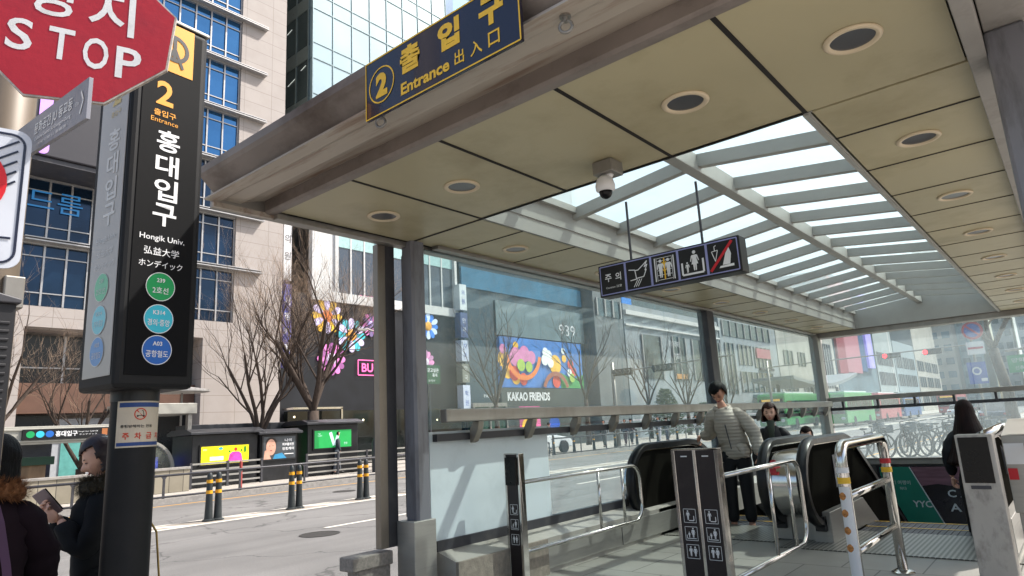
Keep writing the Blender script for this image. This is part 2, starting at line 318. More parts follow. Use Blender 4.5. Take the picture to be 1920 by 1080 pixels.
# cornice at the entrance end
g=MB(); x0,x1=-4.24,.9
g.prism([(2.43,3.20),(2.43,3.30),(2.36,3.30),(2.36,3.205),(2.375,3.19),(2.43,3.19)],'x',x0+.015,x1)
g.build('front_beam',m_fascia,can)
g=MB(); g.prism([(1.93,3.20),(2.02,3.20),(2.06,3.222),(2.18,3.224),(2.2,3.24),(2.36,3.285),(2.36,3.31),(1.93,3.212)],'x',x0,x1)
g.box(x0-.01,x0+.02,1.99,2.43,3.165,3.2)
g.build('soffit_flange',m_fascl,can)
g=MB(); g.prism([(1.90,3.335),(1.885,3.36),(1.885,3.41),(2.5,3.46),(2.5,3.312),(2.04,3.312),(2.02,3.25),(1.99,3.25)],'x',x0+.02,x1)
g.build('gutter_lip',m_fascia,can)
g=MB(); g.box(-.13,-.06,2.43,15.2,3.09,3.2); g.box(-.055,.35,2.43,15.2,3.2,3.42); g.box(.36,.9,2.0,6.5,3.06,3.2)
g.build('side_gutter',M('gutter_paint','#8d8a86',.6,var=.12,scale=3,dirt='#4f4941',dscale=3,damt=.6),can,bevel=.004)
# skylight
g=MB(); xl,xr,xm=-3.3,-.885,-2.1; ze,zr=3.56,3.70
g.box(xl-.03,xl,3.67,14.93,3.2,ze); g.box(xr,xr+.03,3.67,14.93,3.2,ze); g.box(xl,xr,14.9,14.93,3.2,ze+.02)
g.box(xl,xr,3.64,3.67,3.2,ze)
g.box(xl,xl+.012,3.67,14.9,3.33,3.345); g.box(xl,xl+.05,3.67,14.9,3.50,3.56); g.box(xr-.05,xr,3.67,14.9,3.50,3.56)
g.add([(xl+.002,14.885,3.202),(xr-.002,14.885,3.202),(xr-.002,14.885,ze),(xm,14.885,zr),(xl+.002,14.885,ze)],[(0,1,2,3,4)])
g.box(xr-.02,xr+.012,3.67,14.9,3.188,3.2); 
up=g.build('skylight_upstand',m_skyf,can)
g=MB(); g.box(xm-.05,xm+.05,3.67,14.9,zr-.15,zr)
g.build('skylight_ridge',m_skyf,can,bevel=.006)
for k in range(-1,14):
    y=4.935+.765*k
    if y<3.75 or y>14.8: continue
    g=MB()
    for a,b,za,zb in ((xl,xm-.05,ze,zr),(xm+.05,xr,zr,ze)):
        g.add([(a,y-.035,za-.11),(b,y-.035,zb-.11),(b,y-.035,zb-.004),(a,y-.035,za-.004),(a,y+.035,za-.11),(b,y+.035,zb-.11),(b,y+.035,zb-.004),(a,y+.035,za-.004)],[(0,1,2,3),(7,6,5,4),(0,4,5,1),(3,2,6,7),(0,3,7,4),(1,5,6,2)])
    g.build('skylight_rafter',m_skyf,can)
g=MB()
for a,b,za,zb in ((xl,xm,ze,zr),(xm,xr,zr,ze)):
    g.add([(a,3.67,za+.003),(b,3.67,zb+.003),(b,14.9,zb+.003),(a,14.9,za+.003)],[(0,1,2,3)])
g.build('skylight_glass',m_skyg,can)
# lamps in the ceiling, hooks
lamps=[(-3.74,3.045),(-2.92,3.045),(-1.30,3.045),(-.5,3.045)]+[(x,4.555+1.53*k) for k in range(7) for x in (-3.72,-.49)]
L0=T('ceiling_downlight','','downlight',(*lamps[0],3.2),0,'round downlights in the canopy ceiling')
g=MB(); g.lathe([(.095,0),(.12,0),(.122,-.006),(.112,-.014),(.095,-.012),(.092,-.002)],seg=32); g.build('trim_ring',m_cream,L0,w=False,smooth=True)
g=MB(); g.lathe([(.0,-.003),(.093,-.003),(.093,0)],seg=32); g.build('lens',m_lens,L0,w=False)
ords=['first','second','third','fourth','fifth','sixth','seventh']
names=['round downlight nearest the front left corner of the canopy ceiling','round downlight in the front panel below the yellow lettered sign','large round downlight in the front ceiling between the camera dome and the right','largest round downlight at the top right of the ceiling']
for i in range(7):
    names+=['round downlight, %s behind the front row on the glass wall side'%ords[i],'round downlight, %s behind the front row on the right of the skylight'%ords[i]]
for i,(x,y) in enumerate(lamps):
    if i==0: L0['label']=names[0]
    else: dup(L0,(x,y,3.2),label=names[i])
H0=T('hanging_ring','grey steel ring hanging at the bottom left corner of the yellow lettered sign','ring',(-2.47,2.0,3.2),0,'steel rings under the canopy edge')
g=MB(); g.tube([(0,0,.02),(0,0,-.03)],.012); g.lathe([(.022,0),(.024,-.01),(.0,-.01)],c=(0,0,0)); g.build('eye_bolt',m_satin,H0,w=False)
g=MB(); g.tube([(.024*math.cos(t),.01*math.cos(t),-.05+.026*math.sin(t)) for t in [2*math.pi*i/16 for i in range(17)]],.007,cap=False); g.build('ring',m_satin,H0,w=False,smooth=True)
dup(H0,(-1.31,2.0,3.2),label='grey steel ring hanging to the right of the yellow lettered sign')
# entrance sign
es=T('entrance_sign','navy sign with yellow Korean lettering, number two in a circle and the word Entrance','sign',(-1.93,1.875,3.09))
g=MB(); g.box(-2.42,-1.435,1.87,1.888,3.09,3.395); g.build('sign_board',m_navy,es,bevel=.003)
d=Dec((-1.9275,1.87,3.2425),(1,0,0),(0,0,1)); g=MB()
d.frame(g,0,0,.977,.297,.007); d.ring(g,-.37,0,.087,.094)
d.text(g,'2',-.37,0,.125,bold=.08)
for ch,a in (('출',-.165),('입',.09),('구',.34)): d.text(g,ch,a,.055,.135,.135,bold=.075)
d.text(g,'Entrance',-.07,-.085,.06,.32,bold=.045)
for ch,a in (('出',.15),('入',.25),('口',.35)): d.text(g,ch,a,-.078,.066,bold=.02)
g.build('sign_lettering',m_signy,es)
# dome camera
cc=T('security_camera','white dome security camera on a grey bracket under the canopy ceiling','camera',(-2.03,3.42,3.2))
g=MB(); g.box(-2.09,-1.95,3.36,3.50,3.11,3.195); g.build('mounting_box',m_satin,cc,bevel=.006)
g=MB(); g.lathe([(.03,.0),(.05,-.02),(.062,-.06),(.06,-.09),(.045,-.1)],c=(-2.03,3.40,3.10),seg=20); g.tube([(-2.0,3.43,3.13),(-2.02,3.41,3.08)],.025); g.build('housing',m_signw,cc,smooth=True)
g=MB(); g.ell((-2.03,3.40,2.998),(.042,.042,.045),16,10); g.build('dome',m_blackg,cc,smooth=True)
# hanging caution sign
hs=T('caution_sign','black hanging box sign with white escalator safety pictograms and Korean word','sign',(-2.43,4.935,2.66))
g=MB(); g.box(-3.085,-1.80,4.92,5.06,2.675,2.96); g.build('sign_box',m_black,hs,bevel=.006)
for x in (-2.78,-2.12):
    g=MB(); g.tube([(x,4.985,2.96),(x,4.985,3.5)],.011); g.build('hanging_rod',m_cold,hs)
d=Dec((-2.4425,4.92,2.8175),(1,0,0),(0,0,1)); g=MB(); cw=1.235/5
d.frame(g,0,0,1.245,.25,.009)
for i in range(1,5): d.rect(g,-.6175+cw*i,0,.02,.245)
g.build('cell_frame',M('lilac_line','#8f93c4',.4),hs)
g=MB(); cx=[-.6175+cw*(i+.5) for i in range(5)]
d.text(g,'주',cx[0]-.05,.02,.07,bold=.02); d.text(g,'의',cx[0]+.05,.02,.07,bold=.02); d.text(g,'Caution 注意',cx[0],-.065,.022,.16)
c=cx[1]; t=.008
d.line(g,[(c-.09,.05),(c-.03,.04),(c-.02,-.04),(c-.08,-.045)],t); d.line(g,[(c-.03,.035),(c+.0,.035),(c+.05,.07),(c+.09,.1),(c+.06,.05),(c+.09,.07),(c+.065,.02),(c+.08,.03),(c+.05,-.03),(c-.02,-.035)],t)
for q in (-.02,0,.02): d.line(g,[(c+q+.01,-.045),(c+q-.03,-.105)],t*.8)
c=cx[2]
for q in (-.085,.085): d.line(g,[(c+q,-.1),(c+q,.1)],.01)
for q in (-.07,.07): d.line(g,[(c+q,-.1),(c+q,.1)],.004)
for b in (-.09,-.05,-.01,.03,.07,.095): d.line(g,[(c-.065,b),(c+.065,b)],.004)
person_icon(d,g,c-.035,-.0,.16); person_icon(d,g,c+.035,-.0,.16)
c=cx[3]; d.line(g,[(c-.09,.01),(c-.09,-.09),(c+.09,-.09),(c+.09,.02)],.016); person_icon(d,g,c+.02,.01,.17,skirt=True); person_icon(d,g,c-.045,-.035,.09)
c=cx[4]; d.line(g,[(c-.08,.05),(c-.03,.055),(c-.055,-.03),(c-.08,.05)],.006); d.line(g,[(c-.055,.05),(c-.055,.09),(c-.04,.095)],.006); d.poly(g,[(c+.0,-.07),(c+.03,.02),(c+.06,.06),(c+.075,.01),(c+.06,-.07)]); d.poly(g,[(c-.03,-.09),(c+.09,-.09),(c+.09,-.07),(c-.02,-.075)])
g.build('pictograms',m_signw,hs)
g=MB(); d.line(g,[(cx[4]-.1,-.105),(cx[4]+.09,.11)],.022,.003); g.build('red_bar',M('sign_red','#c0202c',.4,var=.05),hs)
g=MB(); d.line(g,[(cx[2],-.09),(cx[2],.09)],.012,.003); d.line(g,[(cx[2]-.02,.06),(cx[2],.03),(cx[2]+.02,.06)],.006,.003); d.line(g,[(cx[2]-.02,0),(cx[2],-.03),(cx[2]+.02,0)],.006,.003); g.build('yellow_mark',m_signy,hs)
# columns of the canopy (parts)
g=MB(); g.prism([(-4.245,3.65),(-4.225,3.63),(-4.115,3.63),(-4.095,3.65),(-4.095,3.76),(-4.115,3.78),(-4.225,3.78),(-4.245,3.76)],'z',.93,3.2); g.build('front_column',m_colp,can)
g=MB(); g.box(-4.28,-4.075,3.57,3.80,.0,.93); g.build('column_plinth',m_steel,can,bevel=.006)
g=MB(); g.box(-4.355,-4.29,3.42,3.50,.74,3.17); g.build('corner_post',M('bronze_steel','#8d857b',.4,.7,dirt='#5b4e42',dscale=3,damt=.5,stretch=(1,1,.5)),can,bevel=.004)
g=MB(); g.box(-4.345,-4.295,3.503,3.60,.74,3.17); g.box(-4.27,-4.255,3.66,3.70,.95,3.1); g.build('glazing_channel',m_cold,can)
g=MB(); g.box(-4.45,-4.28,3.15,3.53,.62,.72); g.box(-4.42,-4.3,3.2,3.52,0,.62); g.build('ledge_stone',M('ledge_granite','#8b837c',.7,var=.25,scale=40,bump=.2),can,bevel=.01)
g=MB(); g.box(-4.23,-4.07,9.42,9.66,.3,3.2); g.build('middle_column',m_cold,can,bevel=.01)
g=MB(); g.box(-4.24,-4.06,14.86,15.1,.3,3.2); g.build('end_column',m_satin,can,bevel=.01)
g=MB(); g.box(-.06,.09,3.42,3.62,.3,3.2); g.build('right_column',m_colp,can,bevel=.015)
g=MB(); g.box(-.25,-.05,14.9,15.12,.3,3.2); g.build('end_column',m_satin,can,bevel=.01)
# glass walls: separate panes
gw=T('glass_wall','side wall of tall dusty glass panes with a steel handrail along the road','glass wall',(-4.2,9,.1))
ys=[3.82,5.42,7.0,8.2,9.42]; ys2=[9.66,11.4,13.1,14.86]
for seq in (ys,ys2):
    for a,b in zip(seq,seq[1:]):
        g=MB(); g.box(-4.165,-4.155,a+.004,b-.004,1.62,3.165) ; g.build('glass_pane',m_glassw,gw)
for seq in (ys,ys2):
    for i,(a,b) in enumerate(zip(seq,seq[1:])):
        g=MB(); g.box(-4.165,-4.155,a+.004,b-.004,.74,1.60)
        fr=(seq is ys and i==0)
        o=g.build('frosted_pane' if fr else 'glass_pane',m_frost if fr else m_glassw,gw)
        if fr: o['label']='white frosted lower pane'
g=MB(); g.box(-4.19,-4.13,3.86,14.86,.66,.74); g.build('sill_frame',m_cold,gw)
g=MB(); g.prism([(-4.3,.3),(-3.93,.3),(-3.93,.60),(-4.13,.66),(-4.3,.66)],'y',3.86,14.9); g.build('stone_ledge',M('sill_steel','#aaa69f',.5,.3,var=.1,scale=3,dirt='#6b645c',dscale=3,damt=.5),gw)
g=MB()
for a,b in ((5.02,6.28),(6.3,7.56),(7.58,8.2)): g.box(-3.928,-3.915,a,b,.34,.56)
g.build('skirting_panel',m_steel,gw,bevel=.003)
g=MB(); g.box(-3.93,-3.90,3.86,5.0,.3,.6); g.build('stone_panel',M('beige_stone','#8c8378',.8,var=.2,scale=20,bump=.2),gw)
g=MB(); g.box(-4.06,-3.98,3.86,15.0,1.67,1.78); g.build('handrail',m_satin,gw,bevel=.01)
g=MB(); g.box(-4.16,-4.10,3.86,15.0,1.52,1.58); g.build('lower_rail',m_cold,gw)
for k in range(15):
    y=4.28+.745*k
    g=MB(); g.prism([(-4.10,1.49),(-4.06,1.50),(-4.0,1.60),(-3.985,1.67),(-4.055,1.67),(-4.10,1.6)],'y',y-.035,y+.035); g.build('bracket',M('bracket_cast','#8b857c',.5,.5),gw,bevel=.006)
bw=T('glass_wall','end wall of hazy glass panes with double rail above the escalator well','glass wall',(-2,15.15,.1))
xs=[-4.06,-2.8,-1.5,-.25]
for a,b in zip(xs,xs[1:]):
    g=MB(); g.box(a+.004,b-.004,15.16,15.17,.62,3.10); g.build('glass_pane',m_glassb,bw)
g=MB(); g.box(-4.06,-.25,15.02,15.08,1.76,1.85); g.build('handrail',m_satin,bw,bevel=.008)
g=MB(); g.box(-4.06,-.25,15.08,15.13,1.58,1.64); g.build('lower_rail',m_cold,bw)
for k in range(6):
    x=-3.8+.65*k; g=MB(); g.box(x-.02,x+.02,15.04,15.12,1.6,1.76); g.build('bracket',m_cold,bw)
g=MB(); g.box(-4.06,-.25,14.98,15.22,.50,.60); g.box(-4.06,-.25,14.94,15.0,.6,.63); g.build('stone_ledge',m_satin,bw,bevel=.01)
# well walls, floor
g=MB(); g.box(-4.28,-.3,15.02,15.2,-4,.5); g.box(-4.45,-4.28,8.1,15.2,-4,.3); g.box(-.3,-.1,8.1,15.2,-4,.3); g.box(-4.3,-.3,8.0,15.2,-4.2,-4)
tag(g.build('well_wall',M('well_panel','#3a3836',.6,var=.2,scale=2)),'grey lined walls of the escalator well below the end glass','wall')
g=MB(); g.box(-4.45,.6,2.75,8.14,.0,.3)
plat=tag(g.build('platform',GRID('platform_stone','#8a8983','#4b4946',.6,.9,'XY',.006,.5,.06,.5,.15,'#706c66',.5)),kind='structure')
g=MB(); g.box(-2.55,-.35,6.95,8.15,.302,.31); g.box(-3.98,-2.68,7.2,8.15,.302,.31)
def meshplate(name):
    m=bpy.data.materials.new(name); m.use_nodes=True; n=m.node_tree.nodes; l=m.node_tree.links; b=n['Principled BSDF']; b.inputs['Metallic'].default_value=.6; b.inputs['Roughness'].default_value=.45
    tc=n.new('ShaderNodeTexCoord'); ck=n.new('ShaderNodeTexChecker'); ck.inputs['Scale'].default_value=34; ck.inputs[1].default_value=(.38,.37,.33,1); ck.inputs[2].default_value=(.1,.1,.09,1)
    mp=n.new('ShaderNodeMapping'); mp.inputs['Rotation'].default_value=(0,0,rad(45)); l.new(tc.outputs['Object'],mp.inputs[0]); l.new(mp.outputs[0],ck.inputs[0]); l.new(ck.outputs[0],b.inputs['Base Color']); return m
tag(g.build('landing_plate',meshplate('mesh_plate')),'patterned steel landing plates set in the floor before the escalators','floor plate')
# advertisement in the well
ad=T('advertisement_panel','backlit travel advertisement with green stripe, dusk sky and the letters YYC','advertisement',(-2.1,15.0,-1.3))
g=MB(); g.box(-3.35,-.75,14.99,15.015,-1.3,.47); g.build('poster_board',M('ad_dark','#1d1a20',.25,var=.3,scale=2),ad)
d=Dec((-2.1,14.99,-.1),(1,0,0),(0,0,1))
g=MB(); d.poly(g,[(-1.2,.55),(-.69,.55),(-.05,-1.0),(-.62,-1.0),(-1.2,.4)]); g.build('green_stripe',M('ad_green','#0f6b58',.35,var=.12,scale=2),ad)
g=MB(); d.poly(g,[(-.66,.55),(1.3,.55),(1.3,.2),(.6,.24),(.2,.17),(-.25,.24),(-.52,.2)]); g.build('dusk_sky',M('ad_sky','#6a4a55',.35,var=.45,scale=3,stretch=(.6,1,4)),ad)
g=MB(); d.line(g,[(-.68,.55),(-.035,-1.0)],.018,.003)
d.text(g,'YYC',-.56,-.13,.12,bold=.03,k=.004); d.text(g,'키 여행이',-.86,.26,.075,k=.004); d.text(g,'하다',-.84,.15,.06,k=.004)
d.text(g,'C A',.05,.07,.13,.34,bold=.02,k=.004); d.text(g,'A L',.06,-.18,.14,.36,bold=.02,k=.004)
g.build('lettering',M('ad_white','#b9bfc0',.4,var=.05),ad)
# escalators
HR=.40
def loop(x,yf,run=2.0,zt=1.30,r=HR,drop=5.0):
    """handrail path: floor return, newel curve, level run, incline down"""
    zc=zt-r; p=[(x,yf+r+.35,zt-2*r+.0),(x,yf+r+.1,zt-2*r)]
    for i in range(0,13):
        a=rad(-90-15*i); p.append((x,yf+r+r*math.cos(a),zc+r*math.sin(a)))
    y1=yf+r+run-.9
    p+=[(x,y1,zt)]
    for i in range(1,5): a=rad(30*i/4); p.append((x,y1+1.0*math.sin(a),zt-1.0*(1-math.cos(a))))
    e=p[-1]; p.append((x,e[1]+drop,e[2]-drop*math.tan(rad(30)))); return p
def rail(g,x,yf,w_=.10,**k):
    pts=loop(x,yf,**k); n=len(pts); vs=[]; prof=[(-w_/2,-.03),(-w_/2,.022),(-w_/4,.04),(w_/4,.04),(w_/2,.022),(w_/2,-.03)]
    P_=[Vector(q) for q in pts]
    for i,q in enumerate(P_):
        t=(P_[min(i+1,n-1)]-P_[max(i-1,0)]).normalized(); nn=Vector((1,0,0)).cross(t)
        nn=Vector((0,-t.z,t.y)) 
        for a,b in prof: vs.append(q+Vector((1,0,0))*a+nn*b)
    m_=len(prof); fs=[(i*m_+k_,i*m_+(k_+1)%m_,(i+1)*m_+(k_+1)%m_,(i+1)*m_+k_) for i in range(n-1) for k_ in range(m_)]
    g.add(vs,fs)
def balpanel(g,x,yf,th=.03,inset=.03,base=.44):
    pts=loop(x,yf); P2=[(q[1],q[2]) for q in pts]; zt=1.3
    c=(yf+HR,zt-HR); poly=[]
    for i in range(13):
        a=rad(-90-15*i); poly.append((c[0]+(HR-inset)*math.cos(a),c[1]+(HR-inset)*math.sin(a)))
    y1=yf+HR+1.1; poly.append((y1,zt-inset))
    for i in range(1,5): a=rad(30*i/4); poly.append((y1+1.0*math.sin(a),zt-inset-1.0*(1-math.cos(a))))
    e=poly[-1]; poly.append((e[0]+5,e[1]-5*math.tan(rad(30)))); poly.append((e[0]+5,e[1]-5*math.tan(rad(30))-.85)); poly.append((y1+.3,zt-2*HR+inset-.05))
    g.prism(poly,'x',x-th/2,x+th/2)
mbal=M('balustrade_dark','#1b1a17',.6,0,var=.3,scale=2,spec=.0)
def skirt(g,x0,x1,yf):
    """base housing under a balustrade that follows the incline"""
    y1=yf+HR+1.35
    g.prism([(yf+.42,.303),(yf+.42,.60),(y1,.60),(y1+6,.60-6*math.tan(rad(30))),(y1+6,.1-6*math.tan(rad(30))),(y1,.303)],'x',x0,x1)
def escal(lab,xa,xb,yfa,yfb):
    r=T('escalator',lab,'escalator',((xa+xb)/2,7.6,.3))
    for x,yf in ((xa,yfa),(xb,yfb)):
        g=MB(); rail(g,x,yf); g.build('handrail',m_rubber,r,smooth=True,auto=40)
        g=MB(); balpanel(g,x,yf); g.build('balustrade',mbal,r)
        g=MB(); balpanel(g,x,yf,th=.05,inset=.012); 
        g=MB(); skirt(g,x-.09,x+.09,yf); g.build('base_housing',m_steel,r,bevel=.005)
        g=MB(); g.box(x-.05,x+.05,yf+.36,yf+.55,.42,.56); g.build('handrail_inlet',m_black,r)
        g=MB(); rr=[(q[0],q[1],q[2]) for q in loop(x,yf)]
        pp=[]; c=(yf+HR,1.3-HR)
        for i in range(13): a=rad(-90-15*i); pp.append((x,c[0]+(HR-.04)*math.cos(a),c[1]+(HR-.04)*math.sin(a)))
        y1=yf+HR+1.1; pp.append((x,y1,1.3-.045))
        for i in range(1,5): a=rad(30*i/4); pp.append((x,y1+math.sin(a),1.3-.045-(1-math.cos(a))))
        g.tube(pp,.021,6); g.build('guide_rail',m_steelb,r,smooth=True)
    a=xa+.1; b=xb-.1
    for k in range(14):
        y=8.2+.4*k; z=.29 if k<2 else .29-.2*(k-1)*1.0
        g=MB(); g.box(a,b,y,y+.398,z-.22,z)
        for q in range(22):
            xx=a+(b-a)*(q+.5)/22; g.box(xx-.008,xx+.008,y,y+.385,z,z+.006)
        g.m(1); g.box(a,b,y+.37,y+.397,z+.0062,z+.0085)
        g.build('step',[m_cold,m_signy],r)
    return r
escal('escalator beside the glass wall, its black handrail curving round, people riding up',-4.02,-2.64,6.72,7.0)
escal('right-hand escalator next to the stainless hood, its black handrail in front of the advertisement',-2.22,-.74,6.92,6.92)
hd=T('escalator_hood','curved stainless hood filling the gap between the two escalators, with red sticker','hood',(-2.43,7.3,.3))
g=MB(); yf=7.0; c=(yf+HR,1.28-HR); poly=[]
for i in range(14):
    a=rad(-78-12.9*i) ; poly.append((c[0]+(HR-.05)*math.cos(a),c[1]+(HR-.05)*math.sin(a)))
poly+= [(yf+HR+1.1,1.21),(yf+HR+1.6,1.07),(yf+HR+6,-1.47),(yf+HR+6,-2.3),(yf+HR+1.2,.5)]
g.prism(poly,'x',-2.595,-2.265); g.build('hood_shell',m_steelb,hd,smooth=True,auto=35)
g=MB(); g.box(-2.545,-2.315,7.42,8.5,.303,.56); g.build('hood_base',m_steel,hd,bevel=.005)
g=MB(); g.ell((-2.53,7.072,1.1),(.04,.004,.035),12,6); g.box(-2.58,-2.50,7.035,7.04,1.0,1.05); g.build('sticker',M('sticker_red','#b8303a',.5),hd)
h2=T('escalator_deck','curved polished steel deck between the glass wall and the first escalator handrail','hood',(-4.1,7.3,.3))
g=MB(); c=(6.72+HR,1.27-HR); poly=[]
for i in range(14):
    a=rad(-78-12.9*i); poly.append((c[0]+(HR-.03)*math.cos(a),c[1]+(HR-.03)*math.sin(a)))
poly+=[(8.2,1.22),(8.7,1.1),(13,-1.4),(13,-2.2),(8.2,.5)]
g.prism(poly,'x',-4.13,-4.065); g.build('deck_shell',m_steelb,h2,smooth=True,auto=35)
# notice panel inside second balustrade
g=MB(); g.box(-2.2,-2.195,7.95,8.2,.78,1.12); tag(g.build('notice_card',M('card_grey','#6b6d70',.5,var=.2,scale=30)),'small grey printed notice card on the dark balustrade of the right-hand escalator','notice')
# pictogram posts
def picto(d,g,a,b,s,kind):
    d.frame(g,a,b,s,s,s*.035)
    if kind==0: person_icon(d,g,a-s*.15,b+s*.02,s*.75); d.line(g,[(a-s*.1,b-s*.35),(a+s*.32,b-s*.35),(a+s*.32,b)],s*.07)
    if kind==1: person_icon(d,g,a+s*.15,b+s*.05,s*.75,skirt=True); person_icon(d,g,a-s*.18,b-s*.1,s*.45); d.line(g,[(a-s*.38,b-s*.1),(a-s*.38,b-s*.36),(a+s*.38,b-s*.36)],s*.05)
    if kind==2: person_icon(d,g,a-s*.18,b,s*.75); person_icon(d,g,a+s*.18,b,s*.75,skirt=True)
def post(name,lab,x,y,wd,dp,zt,double=False,rz=0):
    r=T(name,lab,'post',(x,y,.3),rz); h=zt-.3
    n_=2 if double else 1; W=wd*n_
    g=MB()
    for i in range(n_+1): xx=-W/2+i*wd; g.box(xx-.012,xx+.012,-dp/2,dp/2,.05,h)
    g.box(-W/2-.012,W/2+.012,-dp/2,dp/2,h,h+.008)
    g.build('post_frame',m_steelb,r,w=False,bevel=.003)
    g=MB()
    for i in range(n_): xx=-W/2+i*wd; g.box(xx+.0125,xx+wd-.0125,-dp/2+.006,dp/2-.006,.05,h-.002)
    g.build('post_panel',m_brown,r,w=False)
    g=MB(); g.box(-W/2-.03,W/2+.03,-dp/2-.03,dp/2+.03,0,.05); g.build('base_shoe',m_black,r,w=False,bevel=.004)
    g=MB(); d=Dec((0,-dp/2+.006,0),(1,0,0),(0,0,1))
    for i in range(n_):
        xx=-W/2+wd*(i+.5)
        for q,zz in enumerate((.62,.50,.38)): picto(d,g,xx,zz,wd*.56,q)
        if double: d.rect(g,xx,h-.045,wd*.3,.008)
    g.build('pictograms',m_signw,r,w=False)
    return r
p1=post('barrier_post','single dark brown barrier post with steel edges and three pictograms near the glass wall',-3.83,4.50,.145,.07,1.375)
g=MB(); g.box(-3.89,-3.77,4.445,4.462,1.12,1.35); g.build('sensor_window',m_blackg,p1,bevel=.002)
p2_=post('barrier_post','double dark brown barrier post with a steel centre strip and two columns of pictograms',TWX,TWY,.163,.08,1.375,True)
def guard(name,lab,pts,posts,r=.019,par=None):
    t=T(name,lab,'guard rail',pts[0]); g=MB(); g.tube(pts,r,10); g.build('rail_tube',m_steelb,t,smooth=True)
    for a,b in posts: g=MB(); g.tube([a,b],r*.8,8); g.build('upright',m_steelb,t,smooth=True)
    return t
def loopyz(x,y0,y1,z0,z1,r=.17):
    p=[(x,y0,z1),(x,y1-r,z1)]
    for i in range(1,8): a=rad(90-90*i/7); p.append((x,y1-r+r*math.cos(a),z1-r+r*math.sin(a)))
    for i in range(0,8): a=rad(-90*i/7); p.append((x,y1-r+r*math.cos(a),z0+r+r*math.sin(a)))
    p+=[(x,y0,z0)]; return p
guard('guard_rail','polished steel loop rail running from the single post to the first escalator',loopyz(-3.84,4.62,6.62,.56,1.13),[((-3.84,5.8,.56),(-3.84,5.8,1.13)),((-3.84,6.25,.56),(-3.84,6.25,1.13))])
guard('guard_rail','polished steel loop rail running from the double post towards the stainless hood',loopyz(-2.02,4.65,6.25,.50,1.19),[((-2.02,5.5,.5),(-2.02,5.5,1.19)),((-2.02,5.95,.5),(-2.02,5.95,1.19))])
# stair rail frame
sr=T('steel_barrier','thick polished steel barrier frame with yellow bands standing before the landing plate','barrier',(-1.33,5.6,.3))
g=MB(); x=-1.33; r_=.12; y0,y1,zt=5.0,6.28,1.36; pp=[(x,y0,.3),(x,y0,zt-r_)]
for i in range(1,7): a=rad(180-90*i/6); pp.append((x,y0+r_+r_*math.cos(a),zt-r_+r_*math.sin(a)))
for i in range(0,7): a=rad(90-90*i/6); pp.append((x,y1-r_+r_*math.cos(a),zt-r_+r_*math.sin(a)))
pp.append((x,y1,.3)); g.tube(pp,.038,16); g.build('frame_tube',m_steelb,sr,smooth=True)
for z in (1.02,.66): g=MB(); g.tube([(x,y0,z),(x,y1,z)],.026,12); g.build('crossbar',m_steelb,sr,smooth=True)
for y,zs in ((y0,(1.13,1.19)),(y1,(1.10,1.15))):
    g=MB(); g.lathe([(.0405,-.02),(.0405,.02)],c=(x,y,zs[0]),seg=20); g.build('band',m_signy,sr,smooth=True,auto=40)
g=MB(); g.lathe([(.0402,-.02),(.0402,.015)],c=(x,y0,1.20),seg=20); g.build('band',m_signw,sr,auto=40,smooth=True)
g=MB(); g.lathe([(.0402,-.02),(.0402,.02)],c=(x,y1,1.17),seg=20); g.build('band',MATS['sign_red'],sr,auto=40,smooth=True)
g=MB(); vs=[]; 
for z in (.52,1.09):
    for i in range(9): a=rad(-150+ i*15); vs.append((x+.0408*math.cos(a),y0+.0408*math.sin(a),z))
g.add(vs,[(i,i+1,9+i+1,9+i) for i in range(8)]); sk=g.build('sticker',m_signw,sr)
g=MB()
for z in (1.03,.92,.81,.70): g.ell((x-.012,y0-.0395,z),(.021,.003,.026),12,6)
g.build('sticker_symbols',M('sticker_orange','#b87a3c',.5,var=.5,scale=60),sk)
for yy in (y0,y1): g=MB(); g.lathe([(.085,0),(.085,.012),(.05,.03)],c=(x,yy,.3),seg=24); g.build('base_flange',m_steelb,sr,smooth=True,auto=30)
# steel gate post right
gp=T('gate_post','tall scuffed steel post with a black glass window at the right of the landing plate','post',(-.545,4.95,.3))
g=MB(); g.box(-.64,-.45,4.90,5.04,.3,1.41); g.build('post_body',M('scuffed_steel','#b0aca6',.45,.5,var=.12,scale=4,dirt='#4f4a45',dscale=9,damt=.7,stretch=(1,1,.5)),gp,bevel=.005)
g=MB(); g.box(-.625,-.475,4.893,4.91,1.13,1.395); g.build('black_window',m_blackg,gp)
g=MB(); g.box(-.60,-.50,4.894,4.91,1.095,1.115); g.build('label_strip',m_cold,gp)
g=MB(); g.tube([(-.5,5.04,1.40),(-.5,6.6,1.42),(-.5,6.8,1.3),(-.5,6.85,.6)],.03,10); g.build('side_rail',m_steelb,gp,smooth=True)
sb=T('ticket_box','sloping grey box with white and red notice beside the steel gate post','notice box',(-.38,5.6,.3))
g=MB(); g.prism([(5.4,.9),(5.4,1.38),(6.1,1.47),(6.1,.9)],'x',-.45,-.2); g.box(-.44,-.21,5.5,6.0,.3,.9); g.build('box_body',m_steel,sb,bevel=.006)
g=MB(); g.box(-.445,-.34,5.392,5.399,1.2,1.33); g.build('notice',m_signw,sb)
d=Dec((-.37,5.392,1.2),(1,0,0),(0,0,1)); g=MB(); d.rect(g,-.05,-.06,.05,.07); g.build('red_notice',MATS['sign_red'],sb)
guard('guard_rail','bent polished steel rail at the right edge beside the steel gate post',[(-.3,4.6,.75),(-.3,5.0,1.0),(-.3,5.2,1.32),(-.3,6.6,1.32)],[((-.3,5.05,.3),(-.3,5.05,1.1))],.024)
